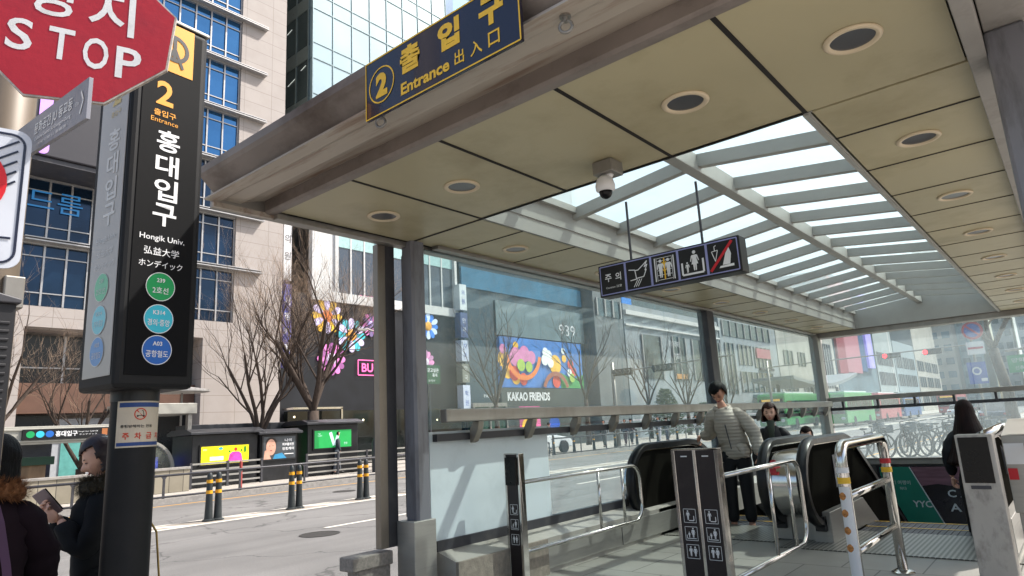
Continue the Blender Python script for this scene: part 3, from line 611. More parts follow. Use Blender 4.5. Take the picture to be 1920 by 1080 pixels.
# ---------------- station pole sign ----------------
pdk=M('sign_charcoal','#191a1c',.55,0,var=.08,scale=3,dirt='#302f2e',dscale=3,damt=.3,spec=.25)
ps=T('station_sign','tall charcoal station box sign on a round pole with three coloured line badges','sign',(-3.435,1.28,.12),rad(5))
g=MB(); hw=.183; zb,zt=1.745,3.63; g.prism([(-hw,-hw),(hw,-hw),(hw,hw),(-hw,hw)],'z',zb,zt); bx=g.build('sign_box',pdk,ps,w=False,bevel=.022)
g=MB(); g.box(-hw-.004,hw+.004,-hw-.004,hw+.004,zt+.0,zt+.02); g.build('top_cap',m_satin,ps,w=False,bevel=.006)
g=MB(); g.lathe([(.1,0),(.1,1.74)],seg=40); g.lathe([(.14,0),(.14,.02),(.1,.03)],seg=40); g.build('pole',pdk,ps,w=False,smooth=True,auto=40)
g=MB(); g.lathe([(.104,0),(.104,.05)],c=(0,0,1.695),seg=40); g.build('collar',m_black,ps,w=False,smooth=True,auto=40)
g=MB(); g.box(hw+.0005,hw+.004,-.145,.145,zb+.06,zt-.03); g.build('face_panel',M('face_black','#101113',.65,0,var=.06,scale=2,spec=.12),ps,w=False,bevel=.002)
D=Dec((hw+.004,0,-.12),(0,1,0),(0,0,1))
yel=M('metro_yellow','#d9930c',.45,var=.04); 
g=MB(); D.rect(g,.0,3.60,.20,.27); D.text(g,'2',-.035,3.335,.13,.085,bold=.035); D.text(g,'출입구',-.03,3.225,.034,.11,bold=.02); D.text(g,'Entrance',-.03,3.185,.024,.135); g.build('yellow_graphics',yel,ps,w=False)
g=MB(); D.ring(g,0,3.60,.055,.075,.004); D.line(g,[(0,3.53),(0,3.66)],.018,.004); D.line(g,[(-.045,3.5),(.0,3.6),(.045,3.5)],.016,.004); g.build('logo_mark',m_black,ps,w=False)
g=MB()
for i,ch in enumerate('홍대입구'): D.text(g,ch,-.005,3.085-.128*i,.112,.115,bold=.028)
D.text(g,'Hongik Univ.',-.008,2.578,.036,.215,bold=.012); D.text(g,'弘益大学',-.008,2.515,.04,.168,bold=.006); D.text(g,'ホンデイック',-.008,2.452,.035,.208,bold=.008)
zs=(2.345,2.19,2.043)
for z in zs: D.ring(g,-.005,z,.066,.0695)
for z,a,b in zip(zs,('239','K314','A03'),('2호선','경의·중앙','공항철도')):
    D.text(g,a,-.005,z+.03,.02,bold=.03,k=.004); D.text(g,b,-.005,z-.018,.032,.075 if a=='239' else .104,bold=.015,k=.004)
g.build('white_lettering',m_signw,ps,w=False)
for z,c,nm in zip(zs,('#0f9a56','#35b9cf','#1560b5'),('green','cyan','blue')):
    g=MB(); D.disc(g,-.005,z,.066,.002,40); o=g.build('line_badge',M('badge_'+nm,c,.45,var=.03),ps,w=False); o['label']='round %s line badge'%nm
g=MB(); g.box(-.125,.145,-hw-.004,-hw-.0005,zb+.06,zt-.03); g.build('side_panel',M('side_glare_grey','#a9a9a8',.3,0,var=.05,scale=1.5,coat=.15),ps,w=False,bevel=.002)  # sky glare on this glossy face painted in as pale grey
E_=Dec((0,-hw-.004,-.12),(1,0,0),(0,0,1)); fw=M('side_glare_white','#cfd3d6',.3,var=.03)  # lettering washed out to go with the painted glare
g=MB()
for i,ch in enumerate('홍대입구'): E_.text(g,ch,.03,3.085-.128*i,.112,.115,bold=.028)
E_.text(g,'Hongik Univ.',.02,2.578,.036,.2,bold=.012); E_.text(g,'弘益大学',.02,2.515,.04,.16); E_.text(g,'ホンデイック',.02,2.452,.035,.2)
for z in zs: E_.ring(g,.01,z,.066,.0695)
for z,a,b in zip(zs,('239','K314','A03'),('2호선','경의·중앙','공항철도')): E_.text(g,a,.01,z+.03,.02,k=.004); E_.text(g,b,.01,z-.018,.03,.09,k=.004)
g.build('side_lettering',fw,ps,w=False)
for z,c,nm in zip(zs,('#52b98a','#63c3d6','#3f86cc'),('green','cyan','blue')):
    g=MB(); E_.disc(g,.01,z,.066,.002,40); g.build('line_badge',M('badge_glare_'+nm,c,.3,var=.03,coat=.3),ps,w=False)  # badge colours lightened by the same painted glare
g=MB(); E_.text(g,'2',.03,3.335,.13,.085,bold=.03); E_.text(g,'출입구',.03,3.225,.03,.1); g.build('side_glare_yellow',M('side_glare_yellow','#c9b46b',.3,var=.04),ps,w=False)  # yellow faded by the painted glare too
# notice wrapped on the pole
nt_=T('pole_notice','white notice with red no-scooter symbol wrapped on the pole below the sign box','notice',(-3.435,1.28,1.6))
def cyl(g,a0,a1,z0,z1,r,n=14,c=(-3.435,1.28)):
    vs=[(c[0]+r*math.cos(rad(a0+(a1-a0)*i/n)),c[1]+r*math.sin(rad(a0+(a1-a0)*i/n)),z) for z in (z0,z1) for i in range(n+1)]
    g.add(vs,[(i,i+1,n+2+i,n+1+i) for i in range(n)])
A0,A1=-52,70   # facing roughly towards -20 deg
A0,A1=-62,62
g=MB(); cyl(g,A0,A1,1.605,1.815,.1025); g.build('paper',M('paper_white','#c9bda9',.6,var=.06,scale=12,dirt='#b9a48c',dscale=9,damt=.4),nt_)
g=MB(); cyl(g,A0+6,A1-2,1.787,1.808,.1032); cyl(g,A0+3,A1-2,1.612,1.628,.1032); g.build('blue_band',M('notice_blue','#1d3f7c',.5,var=.1),nt_)
class CDec(Dec):
    def __init__(s,r): s.r=r;s.k=0
    def p(s,a,b,k=None): t=rad(-12)+a/s.r; q=s.r+(k or 0)*.3; return Vector((-3.435+q*math.cos(t),1.28+q*math.sin(t),b))
cd=CDec(.1034)
g=MB(); cd.ring(g,.012,1.755,.022,.027); cd.line(g,[(-.006,1.774),(.03,1.737)],.005); 
for i,ch in enumerate('주차금지'): cd.text(g,ch,-.045+.05*i,1.656,.03,bold=.05)
g.build('red_marks',M('notice_red','#c23a1f',.5,var=.05),nt_)
g=MB(); cd.line(g,[(.0,1.748),(.026,1.748),(.022,1.77),(.016,1.77)],.003); cd.disc(g,.0,1.746,.004); cd.disc(g,.026,1.746,.004); cd.text(g,'통행방해하는 전동',.0,1.700,.014,.14,bold=.03); g.build('black_marks',m_black,nt_)
# ---------------- stop sign cluster on a big post ----------------
bp=T('sign_post','thick beige-brown round post behind the stop sign at the left edge','post',(-3.28,.64,.12))
g=MB(); g.lathe([(.105,0),(.1,4.6)],c=(0,0,0),seg=28); g.build('pole',M('beige_post','#6d6256',.5,.1,var=.1,scale=2,dirt='#55504a',dscale=3,damt=.5,stretch=(1,1,.3)),bp,w=False,smooth=True)
g=MB(); g.box(-.02,.12,.03,.1,2.05,2.18); g.build('clamp',m_satin,bp,w=False,bevel=.006)
sg=T('stop_sign','red octagonal stop sign with white Korean and English lettering and chipped edges','stop sign',(-2.747,.777,3.214))
C_=Vector((-2.772,.748,3.228)); u=Vector((0.56923,0.8207,-0.04923)); v=Vector((-0.11398,0.13807,0.98384)); n_=u.cross(v)
d=Dec(C_,u,v); ro=.33/math.cos(math.pi/8)
def octp(r): return [(r*math.cos(math.pi/8+k*math.pi/4),r*math.sin(math.pi/8+k*math.pi/4)) for k in range(8)]
g=MB(); g.add([d.p(a,b,k) for k in (-.012,0) for a,b in octp(ro)],[tuple(range(8))[::-1],tuple(range(8,16))]+[(i,(i+1)%8,8+(i+1)%8,8+i) for i in range(8)]); g.build('sign_plate',M('plate_edge','#b9aea2',.5,.3,var=.3,scale=30,dirt='#6b5a4c',dscale=14,damt=.8),sg)
red=M('stop_red','#a01521',.5,var=.07,scale=3,dirt='#7c1a24',dscale=5,damt=.4,coat=.1,bump=.08,bscale=25)
g=MB(); g.add([d.p(a,b,.0015) for a,b in octp(ro-.007)],[tuple(range(8))]); g.build('red_face',red,sg)
g=MB(); wt=M('stop_white','#d6d5d3',.5,var=.06,scale=20,dirt='#a9a5a0',dscale=14,damt=.35)
for ch,a,b in (('S',-.20,-.05),('T',-.055,-.073),('O',.07,-.10),('P',.19,-.130)): d.text(g,ch,a,b,.148,.092,bold=.02,k=.003,rot=-.12,sh=.22)
d.text(g,'정',-.135,.165,.21,.17,bold=.02,k=.003,rot=-.1,sh=.2); d.text(g,'지',.095,.115,.215,.17,bold=.02,k=.003,rot=-.1,sh=.2)
g.build('lettering',wt,sg)
g=MB(); g.obox(d.p(-.08,.05,-.03),(.03,.5,.03),u,v,n_); g.tube([d.p(-.08,.08,-.03),Vector((-3.2,.66,3.3))],.02); g.build('bracket',m_satin,sg)
# blade sign
bs=T('direction_sign','grey direction blade with white Korean lettering and an arrow, below the stop sign','direction sign',(-2.4,.6,2.65))
pts=[(-2.114,2.695),(-2.099,2.578),(-2.90,2.61),(-2.90,2.79)]
pts=[(-2.106,2.70),(-2.106,2.578),(-2.86,2.66),(-2.86,2.79)]
g=MB(); g.prism([(a,b) for a,b in [(-2.106,2.565),(-2.106,2.70),(-2.86,2.79),(-2.86,2.655)]],'y',.60,.612); g.build('sign_plate',M('blade_grey','#7b7c84',.4,.3,var=.08,scale=3,dirt='#5d5d62',dscale=8,damt=.3),bs,bevel=.001)
uu=Vector((.754,0,-.09)).normalized(); d=Dec((-2.106,.60,2.6325),uu,Vector((0,0,1)))
g=MB(); d.text(g,'문화공간 JU 동교동',-.33,.012,.05,.40,bold=.02); d.text(g,'Culture Center JU Dongyo-Dong',-.33,-.026,.017,.38,bold=.01); d.text(g,'文化空間 JU 東橋洞',-.33,-.05,.013,.30)
d.line(g,[(-.055,.035),(-.03,0),(-.055,-.04)],.009); d.text(g,'57m',-.085,.0,.013); g.build('lettering',wt,bs)
# white ring sign
wl=T('ring_sign','white rounded road sign with black border stripes and a red ring at the left edge','road sign',(-2.617,.52,2.429))
yaw=1.3484; u=Vector((math.cos(yaw),math.sin(yaw),0)); v=Vector((0,0,1)); d=Dec((-2.617,.52,2.429),u,v); n_=u.cross(v)
ac,bc=-.172,.012
g=MB(); pts=[]
for cx_,cy_,a0 in ((.2,.2,0),(-.2,.2,90),(-.2,-.2,180),(.2,-.2,270)):
    for i in range(6): t=rad(a0+i*18); pts.append((ac+cx_+.042*math.cos(t),bc+cy_+.042*math.sin(t)))
N=len(pts); g.add([d.p(a,b,k) for k in (-.01,0) for a,b in pts],[tuple(range(N))[::-1],tuple(range(N,2*N))]+[(i,(i+1)%N,N+(i+1)%N,N+i) for i in range(N)]); g.build('sign_plate',M('ring_white','#c9cdd6',.45,var=.04),wl)
g=MB(); 
pp=[(ac+(a-ac)*.925,bc+(b-bc)*.925) for a,b in pts]; d.line(g,pp+[pp[0]],.008)
for q in range(5): d.line(g,[(ac+.215-.045*q-.16,bc+.215-.0),(ac+.215-.045*q-.16-.16,bc+.215-.15)] if 0 else [(.035-.0*q,.215-.036*q),(-.16,.075-.036*q)],.007)
d.line(g,[(ac-.21,-.128),(ac+.21,-.128)],.008); g.build('black_lines',m_navy,wl)
g=MB(); d.ring(g,-.12,.056,.085,.134,.003); g.build('red_ring',M('ring_red','#cf1420',.4,var=.04),wl)
g=MB(); g.obox(d.p(-.02,.0,-.03),(.05,.16,.04),u,v,n_); g.tube([d.p(.0,.0,-.03),d.p(.045,-.09,-.06)],.02); g.build('bracket',m_satin,wl)
# left foreground ribbed post
lp=T('cabinet_post','black ribbed cabinet post with a slanted cap at the left edge','post',(-2.6,.46,.12))
bl=M('ribbed_black','#1c1c20',.5,.2,var=.1,scale=3); th=rad(70)
lp.rotation_euler=(0,0,0)
g=MB(); y1=.563; g.box(-2.66,-2.48,y1-.2,y1,.12,2.06)
for k in range(70): z=.2+k*.026; g.box(-2.481,-2.476,y1-.17,y1-.012,z,z+.010)
g.build('cabinet_body',bl,lp,bevel=.004)
g=MB(); g.prism([(y1-.215,2.06),(y1+.01,2.06),(y1+.01,2.075),(y1-.215,2.13)],'x',-2.675,-2.465); g.build('slanted_cap',m_cold,lp,bevel=.004)
for i,(mx_,my_,lb) in enumerate(((-10.3,6.9,'round iron manhole cover in the near lanes'),(-17.4,12.5,'round iron manhole cover in the far lane behind the bollards'))):
    mh=T('manhole_cover',lb,'manhole cover',(mx_,my_,0)); g=MB(); g.lathe([(.34,.002),(.34,.008),(.30,.008),(.30,.005),(.05,.005)],seg=28); g.build('iron_disc',M('cast_iron','#3d3a38',.6,.4,var=.3,scale=30,bump=.5),mh,w=False)
# ---------------- median bollards, far fence ----------------
B0=T('flexible_bollard','','bollard',(-14.62,7.05,0),0,'black flexible bollards with yellow bands')
g=MB(); g.lathe([(.13,0),(.13,.03),(.085,.05),(.07,.4),(.058,.92),(.05,.97),(.03,1.0)],seg=16); g.build('body',M('bollard_black','#1f2628',.5,var=.15,scale=5,dirt='#4b4a46',dscale=4,damt=.4),B0,w=False,smooth=True,auto=40)
for z in (.60,.82): g=MB(); g.lathe([(.0695,-.035),(.067,.035)] if z<.7 else [(.0665,-.035),(.063,.035)],c=(0,0,z),seg=16); g.build('yellow_band',M('band_yellow','#d79a1f',.4,var=.1),B0,w=False,smooth=True,auto=40)
first=True
ordn=['nearest','second','third','fourth','fifth','sixth']
for i in range(6):
    y=7.05+1.97*i
    for j in range(2):
        lab='%s-hand bollard of the %s pair from the left on the median stripe'%('left' if j==0 else 'right',ordn[i].replace('nearest','first'))
        if first: B0['label']=lab; first=False
        else: dup(B0,(-14.62,y+.2*j,0),label=lab)
for i,y in enumerate((27.8,29.6,31.5,33.7,36.2,38.8,41.5)):
    dup(B0,(-20.95,y,.13),label='bollard on the far kerb through the glass, %s from the parked white car'%['first','second','third','fourth','fifth','sixth','seventh'][i])
FN=m_cold
def fence(name,lab,x,y0,y1,zt,n,z0=.13,red=None):
    t=T(name,lab,'fence',(x,y0,z0))
    g=MB(); g.tube([(x,y0,zt),(x,y1,zt)],.035,8); g.build('top_rail',FN,t,smooth=True)
    g=MB(); g.tube([(x,y0,z0+.05),(x,y1,z0+.05)],.03,8); g.build('bottom_rail',FN,t,smooth=True)
    for k in range(n+1):
        y=y0+(y1-y0)*k/n; g=MB(); g.prism([(y-.09,zt-.01),(y-.03,zt-.1),(y-.03,z0),(y+.03,z0),(y+.03,zt-.1),(y+.09,zt-.01)],'x',x-.02,x+.02); g.build('post',FN,t)
    return t
fence('roadside_fence','low dark roadside fence along the far kerb in front of the kiosks',-20.62,-.6,27,.78,12)
fence('roadside_fence','far part of the dark roadside fence seen through the glass beside the white car',-20.62,27.3,52,.95,10)
def metalfence(lab,x,y0,y1,zt,rows,n):
    t=T('steel_fence',lab,'fence',(x,y0,.13))
    g=MB()
    for r in range(rows): z=.3+(zt-.3)*r/(rows-1); g.box(x-.015,x+.015,y0,y1,z-.03,z+.03)
    g.build('rails',m_steel,t)
    for k in range(n+1): y=y0+(y1-y0)*k/n; g=MB(); g.box(x-.04,x+.04,y-.04,y+.04,.13,zt+.05); g.build('post',m_cold,t)
metalfence('silver slatted fence in front of the kiosk with the yellow advertisement',-23.6,10.7,13.3,.95,4,2)
metalfence('silver slatted fence in front of the kiosk with the green advertisement',-23.6,15.2,21.0,.98,4,4)
rp=T('red_post','short red post standing behind the dark roadside fence','post',(-20.95,11.1,.13)); g=MB(); g.lathe([(.07,0),(.07,.05),(.05,.08),(.045,.85),(.02,.9)],c=(-20.95,11.1,.13),seg=12); g.build('body',M('post_red','#8e2a22',.5,var=.15),rp,smooth=True)
# kiosks
def kiosk(lab,y0,y1,x1,depth,zt,adc,ady,adz,ribs=True):
    t=T('street_kiosk',lab,'kiosk',(x1-depth/2,(y0+y1)/2,.13))
    kb=M('kiosk_black','#1d1e21',.4,.2,var=.2,scale=2,dirt='#3a3a3c',dscale=3,damt=.4)
    g=MB(); g.box(x1-depth,x1,y0,y1,.13,zt); g.build('body',kb,t,bevel=.02)
    g=MB(); g.prism([(x1-depth-.15,zt),(x1+.2,zt),(x1+.2,zt+.08),(x1-.2,zt+.2),(x1-depth+.2,zt+.2),(x1-depth-.15,zt+.08)],'y',y0-.15,y1+.15); g.build('roof',M('kiosk_roof','#3b3c40',.4,.3,var=.1),t,bevel=.01)
    g=MB(); g.box(x1+.002,x1+.05,ady[0]-.06,ady[1]+.06,adz[0]-.06,adz[1]+.06); g.build('advert_frame',m_black,t)
    return t,Dec((x1+.052,(ady[0]+ady[1])/2,(adz[0]+adz[1])/2),(0,1,0),(0,0,1)),ady[1]-ady[0],adz[1]-adz[0]
def board(t,d,w_,h,mt,nm='advert_panel'): g=MB(); d.rect(g,0,0,w_,h,.003); return g.build(nm,mt,t)
k1,d,w_,h=kiosk('black street kiosk carrying a yellow advertisement with a pink pudding shape',10.9,13.35,-24,1.6,1.95,None,(11.2,12.97),(.9,1.52))
board(k1,d,w_,h,M('ad_yellow','#e3d312',.35,var=.06,emis=.35))
g=MB(); d.poly(g,[(.1,-.3),(.15,.0),(.25,.08),(.5,.08),(.6,0),(.66,-.3)],.006); g.build('pudding_shape',M('ad_pink','#c03a96',.4,var=.35,scale=4,emis=.3),k1)
g=MB(); d.rect(g,-.32,-.12,.5,.14,.006); d.text(g,'summer',-.75,.2,.05,.14,k=.006); g.build('white_block',m_signw,k1)
g=MB(); d.disc(g,-.18,.22,.08,.006,ry=.05); g.build('blue_spot',M('ad_cyan','#2fa5b5',.4),k1)
g=MB(); d.disc(g,.74,.15,.05,.006,ry=.12); d.disc(g,.15,.1,.04,.008); d.disc(g,.6,.12,.04,.008); g.build('green_spot',M('ad_leaf','#3f8f22',.4),k1)
g=MB(); d.disc(g,.38,.17,.06,.007); g.build('red_spot',M('ad_redspot','#c8322c',.4),k1)
k2,d,w_,h=kiosk('grey street kiosk with a portrait poster and white Korean lettering',13.4,14.95,-23.9,.7,1.85,None,(13.5,14.85),(.92,1.75))
board(k2,d,w_,h,M('ad_dusky','#3f4347',.35,var=.3,scale=3,emis=.2))
g=MB(); d.disc(g,-.36,.03,.2,.005,ry=.3); d.poly(g,[(-.66,-.41),(-.62,-.1),(-.5,-.05),(-.35,-.41)],.004); g.build('portrait_face',M('ad_skin','#b98c78',.5,var=.15,scale=5,emis=.25),k2)
g=MB(); d.disc(g,-.36,.2,.23,.0045,ry=.2); d.disc(g,-.42,.08,.025,.006,ry=.012); d.disc(g,-.28,.08,.025,.006,ry=.012); g.build('portrait_hair',M('ad_hair','#2a211d',.5),k2)
g=MB(); d.poly(g,[(-.28,-.41),(-.2,-.25),(.1,-.2),(.3,-.41)],.0055); g.build('portrait_shirt',M('ad_blue','#2d7fa8',.5,emis=.2),k2)
g=MB(); d.disc(g,-.36,-.1,.05,.006,ry=.018); g.build('portrait_mouth',M('ad_lip','#93403c',.5),k2)
g=MB()
for i,(tx,ww) in enumerate((('나의',.3),('피부를위한',.5),('진정케어',.5))): d.text(g,tx,.36,.27-.16*i,.11,ww,bold=.04,k=.006)
d.line(g,[(.2,-.25),(.6,-.25)],.03,.006); g.build('lettering',m_signw,k2)
k3,d,w_,h=kiosk('dark street kiosk carrying a wide green advertisement with two white bottles',15.5,17.95,-24,1.6,2.15,None,(15.78,17.57),(1.2,1.9))
board(k3,d,w_,h,M('ad_green2','#1f9a4c',.35,var=.05,emis=.3))
g=MB(); 
for a,r_ in ((-.05,.35),(.18,-.28)):
    cr,sr=math.cos(r_),math.sin(r_); d.poly(g,[(a+x*cr-y*sr,x*sr+y*cr) for x,y in ((-.07,-.28),(.07,-.28),(.07,.28),(-.07,.28))],.006)
d.text(g,'THE',-.75,.22,.05,k=.006,align='l'); d.text(g,'SCENT',-.75,.14,.05,k=.006,align='l'); d.text(g,'한정',.6,-.2,.09,k=.006); g.build('white_bottles',M('ad_pale','#bfe0dc',.4,emis=.3),k3)
g=MB(); g.box(-24.8,-24.6,15.05,15.35,.3,1.9); g.build('side_panel',M('ad_green2','#1f9a4c'),k3)
bl_=T('long_shelter','long low black shelter roof behind the kiosks','shelter',(-26,13.5,.13))
g=MB(); g.box(-26.8,-25.7,11.5,16.4,1.9,2.35); g.build('roof',M('kiosk_roof','#3b3c40'),bl_,bevel=.02)
for y in (11.7,14,16.2): g=MB(); g.box(-26.3,-26.2,y-.05,y+.05,.13,1.9); g.build('post',m_cold,bl_)
# far station entrance
fe=T('far_station_entrance','low station entrance across the road with a grey beam and small station name board','station entrance',(-24.5,7.5,.13))
cm=M('beam_pale','#a5a39a',.5,.2,var=.1,scale=3,dirt='#77736b',dscale=3,damt=.4)
g=MB(); g.box(-24.8,-24.45,3.5,8.9,1.88,2.42); g.box(-24.43,-24.40,3.5,8.9,2.3,2.36); g.box(-24.43,-24.4,3.5,8.9,1.95,2.0); g.build('beam',cm,fe,bevel=.01)
g=MB(); g.box(-26.5,-24.6,8.95,11.3,2.72,3.1); g.build('rear_canopy',cm,fe,bevel=.02)
g=MB(); g.box(-24.448,-24.36,6.0,8.35,2.02,2.33); g.build('name_board',pdk,fe)
d=Dec((-24.358,7.2,2.175),(0,1,0),(0,0,1)); g=MB(); d.text(g,'홍대입구',-.05,0,.17,.6,bold=.04); d.text(g,'Hongik Univ. 弘益大學',.55,.045,.05,.55); d.text(g,'ホンデイック',.55,-.04,.05,.5); g.build('lettering',m_signw,fe)
for a,nm in ((-1.0,'green'),(-.75,'cyan'),(-.5,'blue')): g=MB(); d.disc(g,a,0,.11,ry=.1); g.build('line_badge',MATS['badge_'+nm],fe)
g=MB(); d.rect(g,1.02,0,.16,.24); g.build('number_plate',M('number_orange','#a8673a',.5),fe)
for y in (3.8,8.8,11.1): g=MB(); g.box(-24.9,-24.7,y-.07,y+.07,.13,2.7 if y>8.9 else 1.9); g.build('post',m_satin,fe)
g=MB(); pp=[( -24.9,9.7+.95*math.cos(rad(a)),.8+1.0*math.sin(rad(a))) for a in range(0,100,9)]; 
for i in range(len(pp)-1):
    a,b=pp[i],pp[i+1]; g.obox(((a[0]),(a[1]+b[1])/2,(a[2]+b[2])/2),(math.dist(a,b)*1.03,.09,.12),(0,b[1]-a[1],b[2]-a[2]),(0,-(b[2]-a[2]),b[1]-a[1]),(1,0,0))
g.build('arched_rib',cm,fe)
g=MB(); g.add([(-24.88,9.7,.8)]+[(-24.88,9.7+.9*math.cos(rad(a)),.8+.95*math.sin(rad(a))) for a in range(0,100,9)],[tuple([0]+list(range(1,13)))]); g.build('arched_glass',GLASS('arch_glass',(.75,.8,.7),.2,(.5,.55,.45),2,.4),fe)
fl=fe; g=MB(); g.box(-26.1,-26,9.2,10.6,.75,1.25); g.build('screen',M('screen_blue','#3346c0',.4,var=.7,scale=5,emis=.6),fl)
wl2=T('stone_wall','low wall of grey stone blocks around the far station entrance','wall',(-23,7.5,.13))
g=MB(); g.box(-23.2,-23.0,3.2,10.4,.13,.84); g.build('blocks',GRID('wall_blocks','#8d8676','#4a463f',.45,.75,'YZ',.012,.8,.12,.0,.4,'#615b4d',.5),wl2)
g=MB(); g.box(-23.24,-22.96,3.2,10.42,.84,.92); g.build('coping',m_kerb,wl2,bevel=.01)
uu_=T('pavement_parasol','white round parasol canopy behind the station sign pole','parasol',(-26.5,11.1,3.3)); g=MB(); g.lathe([(1.0,3.5),(1.0,3.58),(.4,3.68),(.05,3.7)],c=(-26.6,11.6,.13),seg=20); g.build('canopy',M('parasol_white','#c9c5bf',.6),uu_,smooth=True,auto=30); g=MB(); g.tube([(-26.6,11.6,.13),(-26.6,11.6,3.6)],.04); g.build('pole',m_satin,uu_)
rf=T('red_flag','crumpled bright red umbrella leaning by the far entrance','umbrella',(-24.2,8.4,1.1)); g=MB(); g.ell((-24.2,8.35,1.28),(.2,.22,.34),12,8,lambda v:v*(1+.25*noise.noise(v*6))); g.build('cloth',M('cloth_red','#c8203a',.7,var=.2),rf); g=MB(); g.tube([(-24.2,8.35,.13),(-24.2,8.35,1.3)],.03); g.build('stick',m_cold,rf)
gs_=T('green_booth','dark green topped stone booth beside the far entrance','booth',(-25.5,6.2,.13)); g=MB(); g.box(-26,-25.2,6.0,6.9,.13,1.25); g.build('stone_body',M('booth_stone','#7b6650',.8,var=.4,scale=4,stretch=(1,1,.3)),gs_); g=MB(); g.box(-26.1,-25.1,5.8,7.1,1.25,1.5); g.build('green_top',M('booth_green','#173c2c',.6),gs_,bevel=.02)
# street lamp, signals, signs
lm=T('street_lamp','dark street lamp pole with a short arm left of the bronze corner post','street lamp',(-22.5,17.8,.13))
g=MB(); g.lathe([(.22,0),(.22,1.2),(.13,1.4),(.11,3.5),(.08,9)],c=(-22.5,17.8,.13),seg=14); g.build('pole',m_cold,lm,smooth=True,auto=40)
g=MB(); g.tube([(-22.5,17.8,5.9),(-22.45,17.3,6.0),(-22.4,17.1,5.95)],.035); g.box(-22.5,-22.3,16.7,17.2,5.88,5.98); g.build('lamp_arm',m_satin,lm)
gsn=T('green_sign','small dark green sign with white Korean lettering behind the first glass pane','sign',(-22.4,21,3)); g=MB(); g.box(-22.5,-22.45,20.3,21.45,3.75,4.6); g.build('sign_plate',M('sign_green','#0f4a2b',.5),gsn); d=Dec((-22.45,20.9,4.17),(0,1,0),(0,0,1)); g=MB(); d.text(g,'걷고싶은',.1,.2,.18,.7,bold=.02,k=.01); d.text(g,'홍대',.2,-.02,.16,bold=.02,k=.01); d.text(g,'출구안내',.0,-.28,.1,k=.01); g.build('lettering',m_signw,gsn); g=MB(); g.tube([(-22.5,20.8,.13),(-22.5,20.8,3.8)],.05); g.build('pole',m_cold,gsn)
def arm(lab,x0,x1,y,z,px,heads,zt=None,lit=False):
    t=T('signal_mast',lab,'traffic signal mast',(px,y,0)); g=MB(); g.lathe([(.14,0),(.1,z+.6)],c=(px,y,0),seg=12); g.build('pole',m_satin,t,smooth=True)
    g=MB(); g.tube([(x0,y,z),(x1,y,z+.25)],.05,8); g.build('arm',m_satin,t)
    for hx in heads:
        g=MB(); g.box(hx-.62,hx+.62,y-.12,y+.12,z-.22,z+.18); hd_=g.build('signal_head',m_black,t,bevel=.02)
        g=MB()
        for q in range(4): g.tube([(hx-.45+.3*q,y-.12,z-.02),(hx-.45+.3*q,y-.3,z+.0)],.13,10)
        g.build('visor',m_cold,hd_)
        if lit:
            g=MB(); g.ell((hx-.45,y-.31,z-.02),(.17,.02,.17),14,8); g.build('red_lens',M('red_lamp',(1,.02,.03,1),.4,var=.02,emis=4),hd_)
arm('signal mast seen from behind through the middle of the side glass, with two dark heads',-20.9,-13.5,34,4.45,-20.9,(-20.2,-17.6))
arm('far signal mast with two red lights seen through the end glass',-20.9,-5.2,60,5.6,-20.9,(-11.0,-8.2),lit=True)
sp=T('no_parking_sign','round blue and red no-parking sign over small plates on a pole by the right edge','road sign',(-2.9,32,.12))
g=MB(); g.tube([(-3.0,32.05,.12),(-3.0,32.05,4.9)],.05,8); g.build('pole',m_satin,sp)
d=Dec((-2.9,31.95,4.4),(1,0,0),(0,0,1))
g=MB(); g.tube([(-2.9,31.97,4.4),(-2.9,31.99,4.4)],.36,28); g.build('disc_plate',M('sg_red','#b8304c',.4),sp)
g=MB(); d.disc(g,0,0,.27,.03); g.build('blue_face',M('sg_blue','#2450a8',.4),sp)
g=MB(); d.line(g,[(-.2,.2),(.2,-.2)],.07,.04); g.build('red_slash',MATS['sg_red'],sp)
g=MB(); g.box(-3.2,-2.6,31.98,32.0,3.45,3.95); g.build('small_plate',m_signw,sp)
g=MB(); d.rect(g,0,-.7,.5,.08,.0); g.build('red_arrow',MATS['sg_red'],sp)
g=MB(); g.box(-3.3,-2.68,31.98,32.0,2.3,3.15); g.build('blue_plate',M('sg_blue','#2450a8'),sp)
g=MB(); d.ring(g,-.1,-1.6,.1,.16,.0); d.rect(g,.1,-1.95,.2,.12,0); g.build('white_marks',m_signw,sp)
gr=T('road_sign','green overhead direction sign with white lettering at the right edge','road sign',(-1.5,45,.12))
g=MB(); g.box(-2.78,-.4,45,45.06,3.05,3.98); g.build('sign_plate',M('sg_green','#1f8a5f',.4),gr); d=Dec((-1.6,44.99,3.5),(1,0,0),(0,0,1)); g=MB(); d.text(g,'양화대교',-.4,.2,.24,1.2); d.text(g,'신촌',-.7,-.2,.2); g.build('lettering',m_signw,gr)
g=MB(); g.tube([(-.2,45.1,.12),(-.2,45.1,4.4),(-2.8,45.1,4.25)],.07,8); g.build('mast',m_satin,gr)
